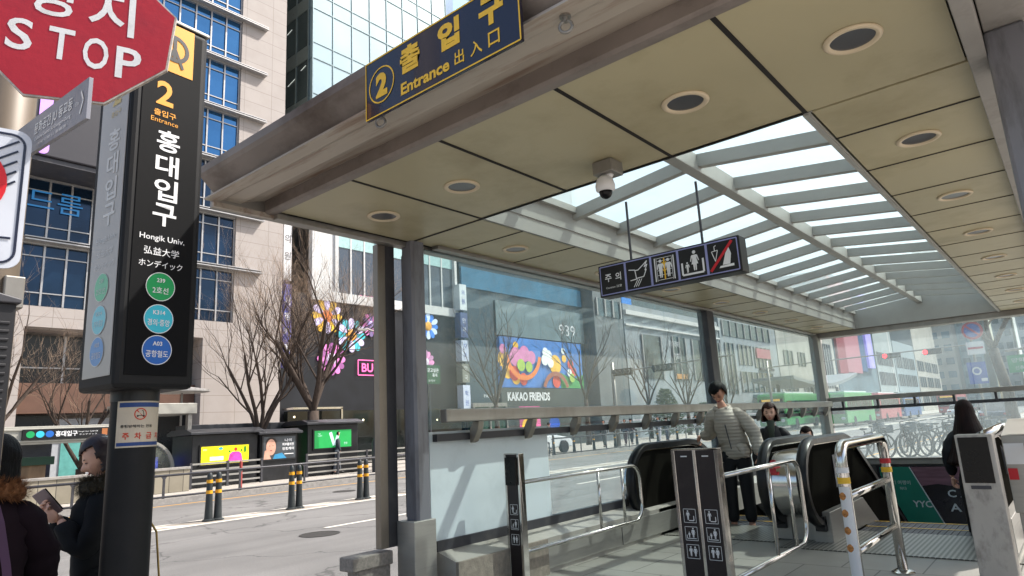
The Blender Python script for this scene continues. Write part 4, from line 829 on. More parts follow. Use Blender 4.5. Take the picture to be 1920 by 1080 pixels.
# ---------------- buildings across the road (front planes at x = -30) ----------------
stone=GRID('beige_stone_cladding','#a8a09b','#88807a',1.5,.75,'YZ',.012,.75,.02,.0,.15,'#90867e',.35)
stoneX=GRID('beige_stone_side','#b3a49b','#7f746d',1.15,.62,'XZ',.012,.75,.05,.5,.15,'#95877d',.4)
bg1=M('blue_window_glass','#1a2f45',.07,.6,var=.5,scale=.5)
bgm=M('sky_glass','#37648f',.06,.85,var=.12,scale=.3)  # blue sky reflection put into the colour of the upper panes
frm=M('aluminium_frame','#a7a6a6',.4,.5,var=.05)
darkw=M('dark_interior','#15181d',.25,var=.4,scale=1.2)
def wrow(th,xf,y0,y1,z0,z1,ny,glass,frame,hz=(),t=.09,dep=.1,name='window',gx=.03):
    g=MB(); g.box(xf-.05,xf+gx,y0,y1,z0,z1); o=g.build(name,glass,th)
    g=MB()
    for k in range(ny+1):
        y=y0+(y1-y0)*k/ny; g.box(xf+gx+.002,xf+dep,y-t/2,y+t/2,z0,z1)
    for z in hz: g.box(xf+gx+.002,xf+dep-.012,y0,y1,z-t*.3,z+t*.3)
    g.build('window_frame',frame,o); return o
# A: beige stone office
A=T('office_building','beige stone office building with tall blue gridded windows and steel louvre ledges','building',(-30,11,0))
g=MB(); g.box(-52,-30,15.28,17.8,0,46); g.box(-52,-30.0,-12,6.75,0,46); g.box(-52,-30.25,6.75,15.28,6.3,46); g.box(-30.25,-29.95,6.75,15.28,6.35,7.15); g.box(-52,-31.2,6.75,15.28,0,6.3)
g.build('wall',stone,A)
for a_,b_ in ((13.85,15.30),(5.9,7.1)): g=MB(); g.box(-31.1,-29.9,a_,b_,0,6.35); g.build('pillar',stone,A)
levels=[7.2+2.68*k for k in range(14)]
for i,z in enumerate(levels):
    z1=z+2.68-.28; wrow(A,-30.2,6.8,15.25,z,z1,11,bgm if i>=3 else bg1,frm,hz=(z+.5,z+1.95),t=.07)
    g=MB(); g.box(-30.2,-30.02,6.8,15.25,z1,z1+.28); g.box(-30.0,-29.68,5.0 if i%2 else 6.8,16.6,z1+.08,z1+.13); g.box(-30.0,-29.72,6.8,16.6,z1+.2,z1+.24); g.build('louvre_ledge',frm,A)
wrow(A,-31.1,7.1,13.85,4.3,6.2,4,darkw,frm,hz=(4.9,))
g=MB(); g.box(-31.15,-30.4,7.12,13.8,3.1,4.25); g.build('brown_sign_band',M('brown_band','#64483a',.6,var=.12,scale=3),A)
for a_,b_ in ((7.12,8.6),(12.4,13.8)): g=MB(); g.box(-31.1,-30.9,a_,b_,.1,3.05); g.build('dark_shopfront',darkw,A)
g=MB(); g.box(-31.1,-30.95,8.62,12.38,.1,2.9); g.build('white_shopfront',M('white_hoarding','#aeb1b5',.6,var=.08),A)
g=MB(); g.box(-30.93,-30.9,8.9,9.7,.5,2.6); g.build('teal_poster',M('teal_poster','#5fa39c',.5,var=.15),A)
g=MB(); g.box(-30.93,-30.88,9.8,12.3,1.2,2.3); g.build('shop_window',darkw,A)
d=Dec((-30.1,8.4,11.1),(0,1,0),(0,0,1)); g=MB(); neon=M('neon_blue','#226aa0',.4,var=.02,emis=.35)
d.text(g,'드름',-.6,.35,.85,1.9,bold=.0); 
g.build('neon_lettering',neon,A)
led=T('screen_box','large dark grey billboard box with a violet light strip on the beige building','billboard',(-28.5,8,12.2))
g=MB(); g.box(-29.9,-28.0,5.6,10.3,12.5,21.5); g.build('box_body',M('led_dark','#2d2c33',.5,var=.05),led,bevel=.05)
g=MB(); g.box(-29.9,-28.1,5.8,10.2,12.3,12.48); g.build('underside',m_cold,led)
g=MB(); g.box(-27.995,-27.96,6.45,6.86,12.75,21); g.ell((-27.98,6.655,12.75),(.02,.205,.2),16,8); g.build('violet_strip',M('violet_light','#b98be0',.4,var=.03,emis=.5),led)
# B: glass tower over black podium
tg=M('pale_tower_glass','#98b0b5',.10,.35,var=.10,scale=.25,spec=1,coat=.5)
td=M('dark_tower_glass','#3c4a4b',.12,.1,var=.5,scale=.35,spec=1,coat=.4)
Bt=T('glass_tower','pale mirrored glass tower with a darker side, rising over a black shop podium','tower',(-31,25,0))
g=MB(); g.box(-56,-31.3,20.1,31.3,13.6,62); g.build('core',M('tower_core','#59686c',.5),Bt)
blk=M('black_podium','#17191f',.35,.1,var=.25,scale=1.2)
g=MB(); g.box(-56,-31,17.82,31.35,0,9.3); g.build('podium_wall',blk,Bt)
whf=M('white_frame','#c9cac9',.5,var=.06)
g=MB(); g.box(-31.2,-30.8,20.1,31.3,9.0,9.55); g.box(-31.2,-30.95,20.1,31.3,13.3,13.65)
for y in (20.1,21.6,24.7,27.7,31.1): g.box(-31.2,-30.85,y,y+.22,9.55,13.3)
g.box(-31.2,-30.95,20.3,21.6,9.55,13.3)
g.build('white_window_surround',whf,Bt)
wrow(Bt,-31.1,21.82,24.7,9.55,13.3,3,M('grey_pane','#3b4754',.08,.1,var=.2,scale=1,coat=.5),whf,t=.1)
wrow(Bt,-31.1,24.92,27.7,9.55,13.3,3,MATS['grey_pane'],whf,t=.1)
wrow(Bt,-31.1,27.92,31.1,9.55,13.3,3,MATS['grey_pane'],whf,t=.1)
g=MB(); g.box(-31.08,-31.02,21.8,31.1,12.3,13.28); g.build('blinds',M('pale_blind','#9fc2c2',.4),Bt)
for k in range(14):
    z=13.65+3.3*k; g=MB(); g.box(-31.28,-31.0,20.1,31.3,z+.03,z+3.27); o=g.build('glass_band',tg,Bt)
    g=MB()
    for q in range(9): y=20.1+11.2*q/8; g.box(-30.99,-30.95,y-.025,y+.025,z,z+3.3)
    g.box(-30.99,-30.955,20.1,31.3,z-.03,z+.03); g.box(-30.99,-30.96,20.1,31.3,z+1.0,z+1.04); g.build('mullions',M('mullion_grey','#6f8288',.4,.4),o)
    g=MB(); g.box(-36.5,-31.3,20.02,20.09,z+.9,z+3.27); o=g.build('side_glass',td,Bt)
    g=MB(); g.box(-36.5,-31.3,20.0,20.09,z,z+.88)
    for q in range(5): x=-36.4+5.1*q/4; g.box(x-.04,x+.04,19.97,20.02,z,z+3.3)
    g.build('side_spandrel',M('side_spandrel','#66716f',.3,.2,var=.1),o)
    g=MB(); rr=random.Random(k)
    for q in range(3): x=-36+4.4*rr.random(); zz=z+2.2+.7*rr.random(); g.obox((x,19.995,zz),(.5+.5*rr.random(),.03,.01),(1,0,.25),(0,0,1),(0,1,0))
    g.build('ceiling_lights',M('office_light','#cfd6d0',.5,emis=.6),o)
d=Dec((-30.94,25.5,19.6),(0,1,0),(0,0,1)); g=MB(); d.text(g,'SO CIA',-.8,-.3,.6,2.6); g.build('window_lettering',M('faint_white','#c2cfd2',.4),Bt)
# flower decals on podium (generic flowers)
def flower(lab,y,z,r,c1,c2,cc,pet=12):
    t=T('flower_ornament',lab,'ornament',(-30.9,y,z),0,'cartoon flower shapes on the black facade')
    n=pet; d=Dec((-30.93,y,z),(0,1,0),(0,0,1))
    for par,c in ((0,c1),(1,c2)):
        g=MB()
        for i in range(par,n,2):
            a=2*math.pi*i/n; ca,sa=math.cos(a),math.sin(a); pp=[]
            for q in range(14):
                t_=2*math.pi*q/14; L_=r*.66+r*.34*math.cos(t_); W_=r*(.19+.05*math.cos(t_))*math.sin(t_); pp.append((L_*ca-W_*sa,L_*sa+W_*ca))
            d.poly(g,pp,.03+.03*par)
        o=g.build('petals',M('petal_'+c[1:],c,.5,var=.08,emis=.35),t); q=o.modifiers.new('thick','SOLIDIFY'); q.thickness=.05  # petals are no lamps; emission added to brighten them
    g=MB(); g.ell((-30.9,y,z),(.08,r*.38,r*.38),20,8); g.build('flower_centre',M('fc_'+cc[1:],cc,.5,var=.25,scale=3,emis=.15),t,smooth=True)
flower('yellow and white petalled flower, topmost of the three left of the corner post',21.1,8.15,.98,'#e0b12c','#c3b8dc','#d8742c')
flower('teal and white petalled flower in the middle of the three left of the corner post',22.7,7.2,.98,'#3aa4ad','#c3b8dc','#d99a3a')
flower('pink petalled flower, lowest of the three left of the corner post',21.4,5.8,.9,'#d276b4','#8c4f86','#c9b6cf')
flower('partly hidden pink rimmed flower directly left of the bronze corner post',24.1,7.9,.7,'#d276b4','#6b5a86','#8f7fb0')
flower('blue and white petalled flower behind the first glass pane',28.6,8.2,.85,'#3b7bd0','#c3cfe4','#dca03a')
flower('pink petalled flower low behind the first glass pane',28.3,5.9,.75,'#d88ab8','#a9789c','#cfc2d2')
ps_=T('neon_sign','pink framed neon sign with short lettering on the black podium left of the corner post','neon sign',(-30.9,23.6,5.3)); g=MB(); d=Dec((-30.93,23.7,5.4),(0,1,0),(0,0,1)); d.frame(g,.1,0,1.3,.85,.06,.05); d.text(g,'BU',.1,0,.5,.8,bold=.03,k=.05); d.text(g,'COME',.1,4.0,.4,1.2,bold=.04,k=.05); g.build('neon_tubes',M('neon_pink','#e0609c',.4,var=.03,emis=.7),ps_)
# podium ground floor
pf=Bt; g=MB(); g.box(-30.95,-30.6,18.6,31,.15,3.0); g.build('glass_front',M('shop_dark','#141a1a',.1,var=.6,scale=1.5,coat=.5),pf); g=MB(); g.box(-30.6,-29.6,18.3,21.2,3.05,3.15); g.box(-29.7,-29.6,21.1,21.2,.15,3.1); g.build('entrance_canopy',m_steelb,pf); g=MB(); rr=random.Random(3)
for q in range(14): g.ell((-30.57,18.8+rr.random()*12,1.8+rr.random()*1.1),(.03,.05,.05),8,5)
g.build('ceiling_spots',M('warm_spot','#ffe9c0',.4,emis=3),pf)
# vertical signs
vs_=T('vertical_sign','tall thin white vertical sign with grey lettering between the beige building and the tower','sign',(-30.2,18.2,9.6)); g=MB(); g.box(-30.9,-30.3,18.05,18.5,9.7,16); g.build('white_box',m_signw,vs_); d=Dec((-30.3,18.27,12.4),(0,1,0),(0,0,1)); g=MB()
for i,ch in enumerate('피부과의원'): d.text(g,ch,0,2.4-.95*i,.42,k=.01)
g.build('lettering',m_cold,vs_)
v2=T('vertical_sign','narrow blue and violet vertical sign hanging under the white one by the bare tree','sign',(-30.2,18.2,4.5)); g=MB(); g.box(-30.9,-30.3,18.1,18.55,5.2,9.5); g.build('blue_box',M('vsign_blue','#4b4f9c',.5,var=.6,scale=1.4),v2); d=Dec((-30.3,18.3,7.4),(0,1,0),(0,0,1)); g=MB()
for i,ch in enumerate('서점카페'): d.text(g,ch,0,1.2-.8*i,.4,bold=.03,k=.01)
g.build('lettering',m_signw,v2)
v3=T('sign_stack','vertical stack of white and blue shop signs at the edge of the dark glass building','sign stack',(-30.2,31.2,3.5))
for i,(z0,z1,c) in enumerate(((9.6,11.5,'#c9d2d6'),(7.6,9.4,'#4a5c86'),(5.9,7.4,'#b9c3d6'),(4.4,5.7,'#7d8076'),(2.4,4.2,'#c3cbe0'))):
    g=MB(); g.box(-30.9,-30.35,31.0,31.65,z0*.92+.6,z1*.92+.6); o=g.build('sign_box',M('vs_%d'%i,c,.5,var=.08),v3); d=Dec((-30.35,31.32,(z0+z1)/2*.92+.6),(0,1,0),(0,0,1)); g=MB()
    for q,ch in enumerate(('의원','안과','치과','약국','학원')[i]): d.text(g,ch,0,.3-.6*q,.34,k=.01)
    g.build('lettering',MATS['sg_blue'] if i in(0,2,4) else m_signw,o)
# tower 2
t2=T('glass_tower','bluer glass tower behind the pale one at the top of the photo','tower',(-45,48,0)); g=MB(); g.box(-70,-40,40,60,0,75); g.build('core',M('tower2','#6c93a3',.15,.3,var=.15,scale=.2,coat=.5),t2)
for k in range(18):
    g=MB(); g.box(-39.95,-39.8,40,60,4*k,4*k+2.7); g.build('window_band',M('t2_glass','#7fb3c4',.08,.4,var=.1,scale=.3),t2)
g=MB(); g.box(-42,-39.7,39.9,41.2,0,75); g.build('corner_fin',M('t2_blue','#3b5f80',.4,.2),t2)
# C: dark glass building with mural
Cb=T('shop_building','dark glazed shop building with a blue band, carrying the colourful mural','building',(-30.5,38,0))
g=MB(); g.box(-52,-31,31.7,46.2,0,28); g.build('wall',M('c_wall','#29424f',.4,var=.2,scale=1),Cb)
for k in range(5):
    wrow(Cb,-31,31.9,46.0,12.9+3*k,15.5+3*k,8,M('c_glass','#2c4a57',.1,.2,var=.3,scale=.4,coat=.4),m_satin,t=.12,gx=.05)
g=MB(); g.box(-31,-30.85,31.75,46.1,11.2,12.6); g.build('blue_band',M('c_blue','#2a6685',.4,var=.2,scale=1),Cb)
g=MB(); g.box(-31,-30.8,31.75,34.8,1,10.8); g.build('dark_cladding',M('c_dark','#2b424e',.5,var=.15),Cb)
g=MB(); g.box(-31,-30.75,35.0,46.0,8.1,10.6); g.build('grey_fascia',M('c_grey','#64777d',.5,var=.2,scale=.8),Cb)
d=Dec((-30.74,43.0,8.9),(0,1,0),(0,0,1)); g=MB(); d.text(g,'939',.6,.1,.9,2.2,k=.01); g.build('number_sign',m_signw,Cb)
g=MB(); g.box(-30.95,-30.3,31.8,35.0,.15,3.1); g.build('glass_porch',M('porch','#20453f',.1,.1,var=.4,coat=.5),Cb); g=MB(); g.box(-30.35,-30.2,31.7,35.1,3.05,3.3)
for y in (31.75,33.3,35.0): g.box(-30.35,-30.2,y,y+.12,.15,3.05)
g.build('porch_frame',m_satin,Cb); d=Dec((-30.2,33.6,3.75),(0,1,0),(0,0,1)); g=MB(); d.text(g,'PARADISE',0,0,.2,1.6); g.build('porch_lettering',m_signw,Cb)
mu=T('mural','large colourful mural with flowers and rainbow shapes above shop lettering','mural',(-30.6,40.2,3))
g=MB(); g.box(-31,-30.7,35.2,45.3,4.4,8.0); g.build('blue_field',M('mur_blue','#3f74b8',.6,var=.25,scale=.9,emis=.1),mu)
d=Dec((-30.7,40.2,6.1),(0,1,0),(0,0,1)); rr=random.Random(5)
def blob(c,pts,nm,k): g=MB(); [d.disc(g,a,b,r,k+.004*i,18) for i,(a,b,r) in enumerate(pts)]; g.build(nm,M('mur_'+c[1:],c,.6,var=.15,scale=2,emis=.1),mu)
blob('#e2b13a',[(-4.7,.3,.6),(-4.3,-.5,.6),(-3.4,-1.0,.5),(1.4,.1,.75),(2.6,.6,.3),(-3.3,1.3,.3)],'yellow_shapes',.02)
blob('#cf4a3a',[(-3.6,-.7,.55),(-2.6,-1.1,.45),(3.4,.2,.4),(3.8,-.4,.35),(1.4,-1.2,.5)],'red_shapes',.05)
blob('#c87aa8',[(-3.4,.5,.7),(-2.4,.75,.6),(-1.6,.5,.5),(-4.8,1.0,.35)],'pink_shapes',.08)
blob('#dfe6e2',[(0,.4,.42),(.5,.75,.42),(.1,1.0,.35),(.7,.2,.38),(2.4,1.2,.25),(3.1,-.5,.3)],'white_flower_shapes',.11)
blob('#9ab84a',[(-2.9,-.1,.45),(-2.0,-.2,.4),(3.4,-.9,.35)],'lime_shapes',.14)
g=MB(); d.ring(g,-2.6,.9,1.75,2.1,.17,30,190,350); g.build('orange_arc',M('mur_or','#dc7a34',.6,emis=.1),mu); g=MB(); d.ring(g,1.2,-2.2,1.4,1.75,.17,24,20,160); g.build('brown_arc',M('mur_br','#9a5c48',.6),mu)
g=MB(); d.poly(g,[(2.0,-1.7),(5.1,-1.7),(5.1,-.6),(3.6,-1.0),(2.0,-.5)],.03); g.build('green_field',M('mur_gr','#3f9a52',.6,var=.15),mu)
g=MB(); g.box(-31,-30.6,35.0,45.6,.1,4.35); o=g.build('shop_fascia',M('fas_dark','#3c4342',.5,var=.2,scale=.7),mu)
d=Dec((-30.6,38.3,3.75),(0,1,0),(0,0,1)); g=MB(); d.text(g,'KAKAO FRIENDS',-.2,0,.62,4.9,bold=.05,k=.01); g.build('lettering',m_signw,mu)
g=MB(); d.rect(g,-.3,-2.0,2.4,2.6,.02); g.build('pink_entrance_panel',M('mur_pink2','#c9608f',.5,var=.4,scale=1.3),mu); g=MB(); d.disc(g,-.7,-2.1,.55,.03); d.disc(g,.1,-1.6,.4,.035); g.build('yellow_panel',M('mur_e2b13a','#e2b13a'),mu); g=MB(); d.disc(g,2.6,-2.0,.65,.03,ry=.5); g.build('blue_panel',MATS['sg_blue'],mu)
# D/E/F row beyond
def block(name,lab,y0,y1,z1,wallm,rows,x=-30,dep=18):
    t=T(name,lab,'building',(x,(y0+y1)/2,0)); g=MB(); g.box(x-dep,x,y0,y1,0,z1); g.build('wall',wallm,t)
    for (a,b,c,e,n,gm) in rows: wrow(t,x,a,b,c,e,n,gm,frm,t=.18,gx=.05,dep=.16)
    return t
gstone=M('pale_stone','#929a9f',.75,var=.12,scale=.8,dirt='#7d776d',dscale=.7,damt=.4)
gl2=M('teal_window','#2b4650',.12,.2,var=.5,scale=.5,coat=.4); gl3=M('grey_window','#4a5558',.15,.1,var=.5,scale=.6,coat=.3)
block('stone_building','grey stone building behind the bare trees, right of the mural',46.6,51.2,14,M('grey_stone','#6d7376',.8,var=.2,scale=.5),[(47,50.8,10.5,12,3,gl2)])
Eb=block('stone_building','pale stone building with four tall windows and a blue cornered top floor',51.4,71.8,12.0,gstone,[(54.2,57.8,5.3,9.4,1,gl3),(60.2,63.0,5.3,9.6,2,gl2),(64.6,68.6,5.3,9.6,2,gl2),(69.4,71.6,5.0,9.6,1,gl3)])
g=MB(); g.box(-30,-29.7,51.4,71.8,11.0,11.4); g.box(-30,-29.8,51.4,71.8,10.0,10.15); g.build('cornice',whf,Eb)
g=MB(); g.box(-46,-30.3,51.6,71.6,12,17); g.build('top_floor',gl2,Eb); g=MB(); g.box(-30.35,-30.1,51.5,53.2,11.5,13); g.build('blue_panel',M('e_blue','#2f7fd0',.5,emis=.1),Eb)
g=MB(); d=Dec((-29.9,60.5,8.2),(0,1,0),(0,0,1)); d.text(g,'카페라떼',0,.6,.7,2.2,k=.02); d.text(g,'커피',.3,-.6,.7,k=.02); g.build('window_lettering',m_signw,Eb)
g=MB(); g.box(-29.95,-29.85,60.3,62.8,5.4,5.9); g.build('orange_strip',M('or_strip','#c08a4a',.5),Eb)
Fb=block('shop_row','pale three storey shop row with cluttered windows and a teal awning',72.2,90.5,13,gstone,[(73.2,75.6,4,9.8,2,gl2),(77,81,7.4,9.8,3,gl3),(82,87.5,7.2,9.8,4,gl3),(77,87.5,4.2,6.6,6,gl2),(73,88,10.6,12.4,7,gl2)])
g=MB(); g.box(-30,-29.2,80,101,3.5,3.9); g.build('teal_awning',M('awning','#4f7d82',.6),Fb); g=MB(); g.box(-29.9,-29.7,82.3,87,8.4,9.6); g.build('pink_sign',M('pinksg','#a8606a',.5),Fb); g=MB(); g.box(-29.9,-29.6,83,87.5,6.9,7.2); g.build('dark_sign',m_cold,Fb)
block('apartment_block','plain pale block with small square windows left of the end column',90.8,118,14,M('pale_render','#a8a8a2',.8,var=.15,scale=.5),[(93,96.5,8,10,2,gl2),(99,102,8,10,2,gl2),(106,109,8,10.2,2,gl3),(92,97,4.4,6,3,gl3),(100,108,4,6,4,gl3),(112,116,5,12,3,gl3)])
pk=T('screen_building','building wrapped in red and pink boards with a violet screen','building',(-30,130,0)); g=MB(); g.box(-50,-30,118.5,147,0,25); g.build('wall',M('pk_wall','#5b6f7a',.6,var=.3,scale=.3),pk)
for (a,b,c,e,col_,nm) in ((119,124,7.5,24,'#8f2f42','red_board'),(124,134,7.8,24,'#b57784','pink_board'),(134,138,8.2,24,'#27507c','blue_board')):
    g=MB(); g.box(-30,-29.6,a,b,c,e); g.build(nm,M(nm,col_,.5,var=.1,scale=.3),pk)
g=MB(); g.box(-29.9,-29.3,138.5,143,9,24); g.build('violet_screen',M('vio_screen','#9a8fdc',.4,var=.2,scale=.3,emis=.5),pk)
rr=random.Random(11)
pal=['#93a9b6','#c0cacd','#8499a8','#c9c3ba','#a3bac2','#ccd0d0','#a5b5c3','#c6cdcf']
far=[(-60,-49,200,230,24,0),(-49,-40,235,260,31,1),(-40,-34,225,260,46,2),(-33.5,-27,240,270,52,3),(-27,-21,250,280,30,4),(-18,-13,255,285,58,5),(-11,-6,240,270,34,1),(-75,-61,210,240,30,4),(-3,8,230,260,36,7)]
fl_=['broad low block furthest left at the far end of the street','pale block second from the left at the far end of the street','blue-grey tower in the middle of the far skyline','tall beige slab beside the blue-grey tower','pale blue tower behind the no-parking sign','tallest white tower at the right of the far skyline','white block behind the bare tree at the right edge','grey block behind the violet screen building','pale tower above the green road sign']
for i,(x0,x1,y0,y1,z1,ci) in enumerate(far):
    t=T('distant_tower',fl_[i],'building',((x0+x1)/2,y0,0),0,'distant city blocks'); g=MB(); g.box(x0,x1,y0,y1,0,z1); g.build('wall',M('far_%d'%ci,pal[ci],.6,var=.12,scale=.1),t)
    for k in range(int(z1/4)):
        g=MB(); n=max(2,int((x1-x0)/2.2))
        for q in range(n):
            xa=x0+(x1-x0)*(q+.18)/n; xb=x0+(x1-x0)*(q+.82)/n; g.box(xa,xb,y0-.15,y0-.02,4*k+1.2,4*k+3.2)
        g.build('window',M('farw_%d'%(i%3),['#7d919d','#8fa3ae','#72858f'][i%3],.2,.1,var=.4,scale=.1),t)
# long row on the left side towards the far end
row=[(148,165,20,'#9fa7a8','pale office block beyond the violet screen'),(166,190,16,'#8d9aa0','low grey-blue block further down the street'),(191,225,26,'#b0aca4','beige block further down the street before the skyline')]
for i,(a,b,z1,c,lb) in enumerate(row): block('street_block',lb,a,b,z1,M('row_%d'%i,c,.7,var=.15,scale=.2),[(a+1+k*((b-a-2)/3),a+1+(k+.8)*((b-a-2)/3),2+4*j,4.6+4*j,3,gl3) for k in range(3) for j in range(3)])
pg=T('curved_roof_shelter','sweeping curved pale roof shelter above the buses','shelter',(-24,88,0)); g=MB(); pts=[(72+2.2*i,5.0-1.1*math.sin(math.pi*i/12)+ (i/12)*1.0) for i in range(13)]; g.prism(pts+[(p[0],p[1]+.35) for p in pts[::-1]],'x',-27,-22.5); g.build('roof',M('roof_grey','#8b9296',.4,.3),pg)
for y in (74,86,97): g=MB(); g.box(-25.1,-24.8,y,y+.3,.1,4.6); g.build('post',m_cold,pg)
# ---------------- trees ----------------
bark=M('bark','#43372f',.9,var=.35,scale=14,bump=.6,bscale=30,stretch=(1,1,.25)); twig=M('twig','#9a8470',.85,var=.3,scale=2)
def tree(lab,x,y,z,h,seed,spread=1.0,tr=.16,forks=4,fh=.22,detail=1.0,lean=0,group='bare street trees'):
    rr=random.Random(seed); t=T('bare_tree',lab,'tree',(x,y,z),0,group); tk=MB(); cr=MB(); tw=MB()
    base=Vector((0,0,0)); fz=h*fh
    tk.tube([(0,0,-.05),(.02,.01,fz*.5),(lean*.1,.0,fz)],tr,9,rs=[tr*1.25,tr,tr*.95])
    top=Vector((lean*.1,0,fz))
    def grow(p,d,L,r,lev):
        n=3 if lev<3 else 2; pts=[p]; q=p.copy(); dd=d.copy()
        for i in range(n):
            dd=(dd+Vector((rr.uniform(-1,1),rr.uniform(-1,1),rr.uniform(-.4,.9)))*(.16+.05*lev)).normalized(); q=q+dd*(L/n); pts.append(q.copy())
        rs=[r*(1-.45*i/n) for i in range(n+1)]
        (tk if lev==0 else cr if lev<4 else tw).tube(pts,r,[8,6,5,4,3,3,3][min(lev,6)],cap=False,rs=rs)
        if lev>=6 or r<.0022: return
        k={0:4,1:4,2:4,3:4,4:3,5:3}[lev]
        k=max(2,int(k*detail+rr.random()))
        for i in range(k):
            f=(i+1.0)/k; idx=min(n,max(1,int(f*n+.5))); b=pts[idx]
            ax=Vector((rr.uniform(-1,1),rr.uniform(-1,1),rr.uniform(-.5,1.0))).normalized()
            nd=(dd*(.95)+ax*(.75*spread)+Vector((0,0,.22 if lev<3 else .06))).normalized()
            grow(b,nd,L*rr.uniform(.55,.78),max(.002,rs[idx]*rr.uniform(.46,.62)),lev+1)
    for i in range(forks):
        a=2*math.pi*i/forks+rr.uniform(-.4,.4); d=Vector((math.cos(a)*.42*spread,math.sin(a)*.55*spread,1)).normalized()
        grow(top.copy(),d,h*.36*rr.uniform(.85,1.1),tr*.5,0)
    tk.build('trunk',bark,t,w=False,smooth=True); c=cr.build('crown',bark,t,w=False); tw.build('twigs',twig,c,w=False)
    return t
tree('bare tree with several bowed stems in front of the beige stone pillar',-25.2,14.1,.13,9.2,3,.95,.17,5,.17)
tree('dense twiggy bare tree with one thick trunk before the black podium',-24.4,16.0,.13,10.8,12,1.08,.24,6,.24,1.05)
tree('bare tree with two dark bowed stems behind the far station entrance',-25.6,8.0,.13,6.5,21,.9,.15,3,.14,.85)
tree('small bare tree at the left edge behind the stop sign cluster',-25.0,5.4,.13,7.0,5,1.1,.12,4,.3,.9)
tree('pale branched bare tree before the dark cladding left of the mural',-27.5,30.9,.13,9.5,8,1.2,.16,5,.3,.9)
tree('bare tree crossing the right half of the mural',-27,40,.13,10.5,15,1.0,.17,4,.3,.9)
tree('bare tree in front of the grey stone building',-27,49,.13,10.5,19,1.1,.17,4,.25,.85)
tree('bare tree in front of the first tall window of the pale stone building',-27,56,.13,9,23,1.1,.17,5,.25,.8)
tree('bare tree lower right of the pale stone building windows',-27,65,.13,8,29,1.1,.16,5,.25,.8)
tree('leaning bare tree beside the no-parking sign at the right edge',-2.3,34,.12,9.5,33,1.2,.2,3,.38,.9,lean=-2)
ev=M('evergreen','#3c4f34',.85,var=.5,scale=3)
def bush(name,lab,cat,x,y,z,h,r,n,seed):
    rr=random.Random(seed); t=T(name,lab,cat,(x,y,z)); g=MB()
    for i in range(n):
        f=rr.random(); a=rr.random()*6.28; q=r*(1-f*.85)*math.sqrt(rr.random()); c=Vector((q*math.cos(a),q*math.sin(a),.3+f*h)); u=Vector((rr.uniform(-1,1),rr.uniform(-1,1),rr.uniform(-.6,.3))).normalized()*rr.uniform(.1,.22); v=u.orthogonal().normalized()*.05
        g.add([c-u-v,c+u-v*.2,c+u+v*.2,c-u+v],[(0,1,2,3)])
    g.build('foliage',ev,t,w=False); g=MB(); g.tube([(0,0,0),(0,0,h*.8)],.05); g.build('trunk',bark,t,w=False)
bush('conifer','low spreading dark green conifer before the grey stone building','tree',-26.2,50.5,.13,3.6,2.2,1500,1)
bush('conifer','second low green conifer before the pale stone building','tree',-26.2,57.5,.13,2.4,1.8,1000,2)
# ---------------- vehicles ----------------
tyre=M('tyre','#15151a',.8); carw=M('car_white','#d2d4d6',.25,var=.03,coat=.6); cgl=M('car_glass','#11171c',.08,var=.2,coat=.5); hl=M('lamp_glass','#cfd6da',.15); tl_=M('tail_lamp','#8e1420',.3)
def car(lab,x,y,z,rz,paint):
    t=T('parked_car',lab,'car',(x,y,z),rz); g=MB()
    g.prism([(-2.2,.3),(-2.25,.6),(-2.1,.85),(-1.5,.95),(.9,.95),(1.9,.8),(2.2,.62),(2.2,.3),(1.75,.3),(1.6,.6),(1.2,.6),(1.05,.3),(-1.05,.3),(-1.2,.6),(-1.6,.6),(-1.75,.3)],'y',-.87,.87); g.build('body',paint,t,w=False,bevel=.06)
    g=MB(); g.add([(-1.7,-.75,.94),(1.15,-.75,.94),(.35,-.62,1.42),(-.95,-.62,1.42),(-1.7,.75,.94),(1.15,.75,.94),(.35,.62,1.42),(-.95,.62,1.42)],[(0,1,2,3),(7,6,5,4),(0,4,5,1),(3,2,6,7),(0,3,7,4),(1,5,6,2)]); g.build('window',cgl,t,w=False,bevel=.03)
    g=MB(); g.add([(.36,-.63,1.41),(-.96,-.63,1.41),(-.96,.63,1.41),(.36,.63,1.41),(.3,-.58,1.46),(-.9,-.58,1.46),(-.9,.58,1.46),(.3,.58,1.46)],[(0,1,2,3),(4,5,6,7),(0,1,5,4),(1,2,6,5),(2,3,7,6),(3,0,4,7)]); g.build('roof',paint,t,w=False)
    for wx in (-1.4,1.4):
        for wy in (-.88,.88):
            g=MB(); g.tube([(wx,wy-.1,.32),(wx,wy+.02 if wy>0 else wy+.1,.32)],.32,18); wh=g.build('wheel',tyre,t,w=False,smooth=True,auto=40); g=MB(); s_=1 if wy>0 else -1; g.tube([(wx,wy+.03*s_-.0,.32),(wx,wy+.05*s_,.32)],.2,14); g.build('rim',m_satin,wh,w=False)
    for wy in (-.6,.6): g=MB(); g.ell((2.15,wy,.66),(.07,.2,.09),12,6); g.build('headlight',hl,t,w=False,smooth=True); g=MB(); g.ell((-2.2,wy,.72),(.05,.2,.09),12,6); g.build('tail_light',tl_,t,w=False)
    return t
car('white saloon car standing on the far side, seen through the side glass below the handrail',-23.0,28.8,.13,rad(85),carw)
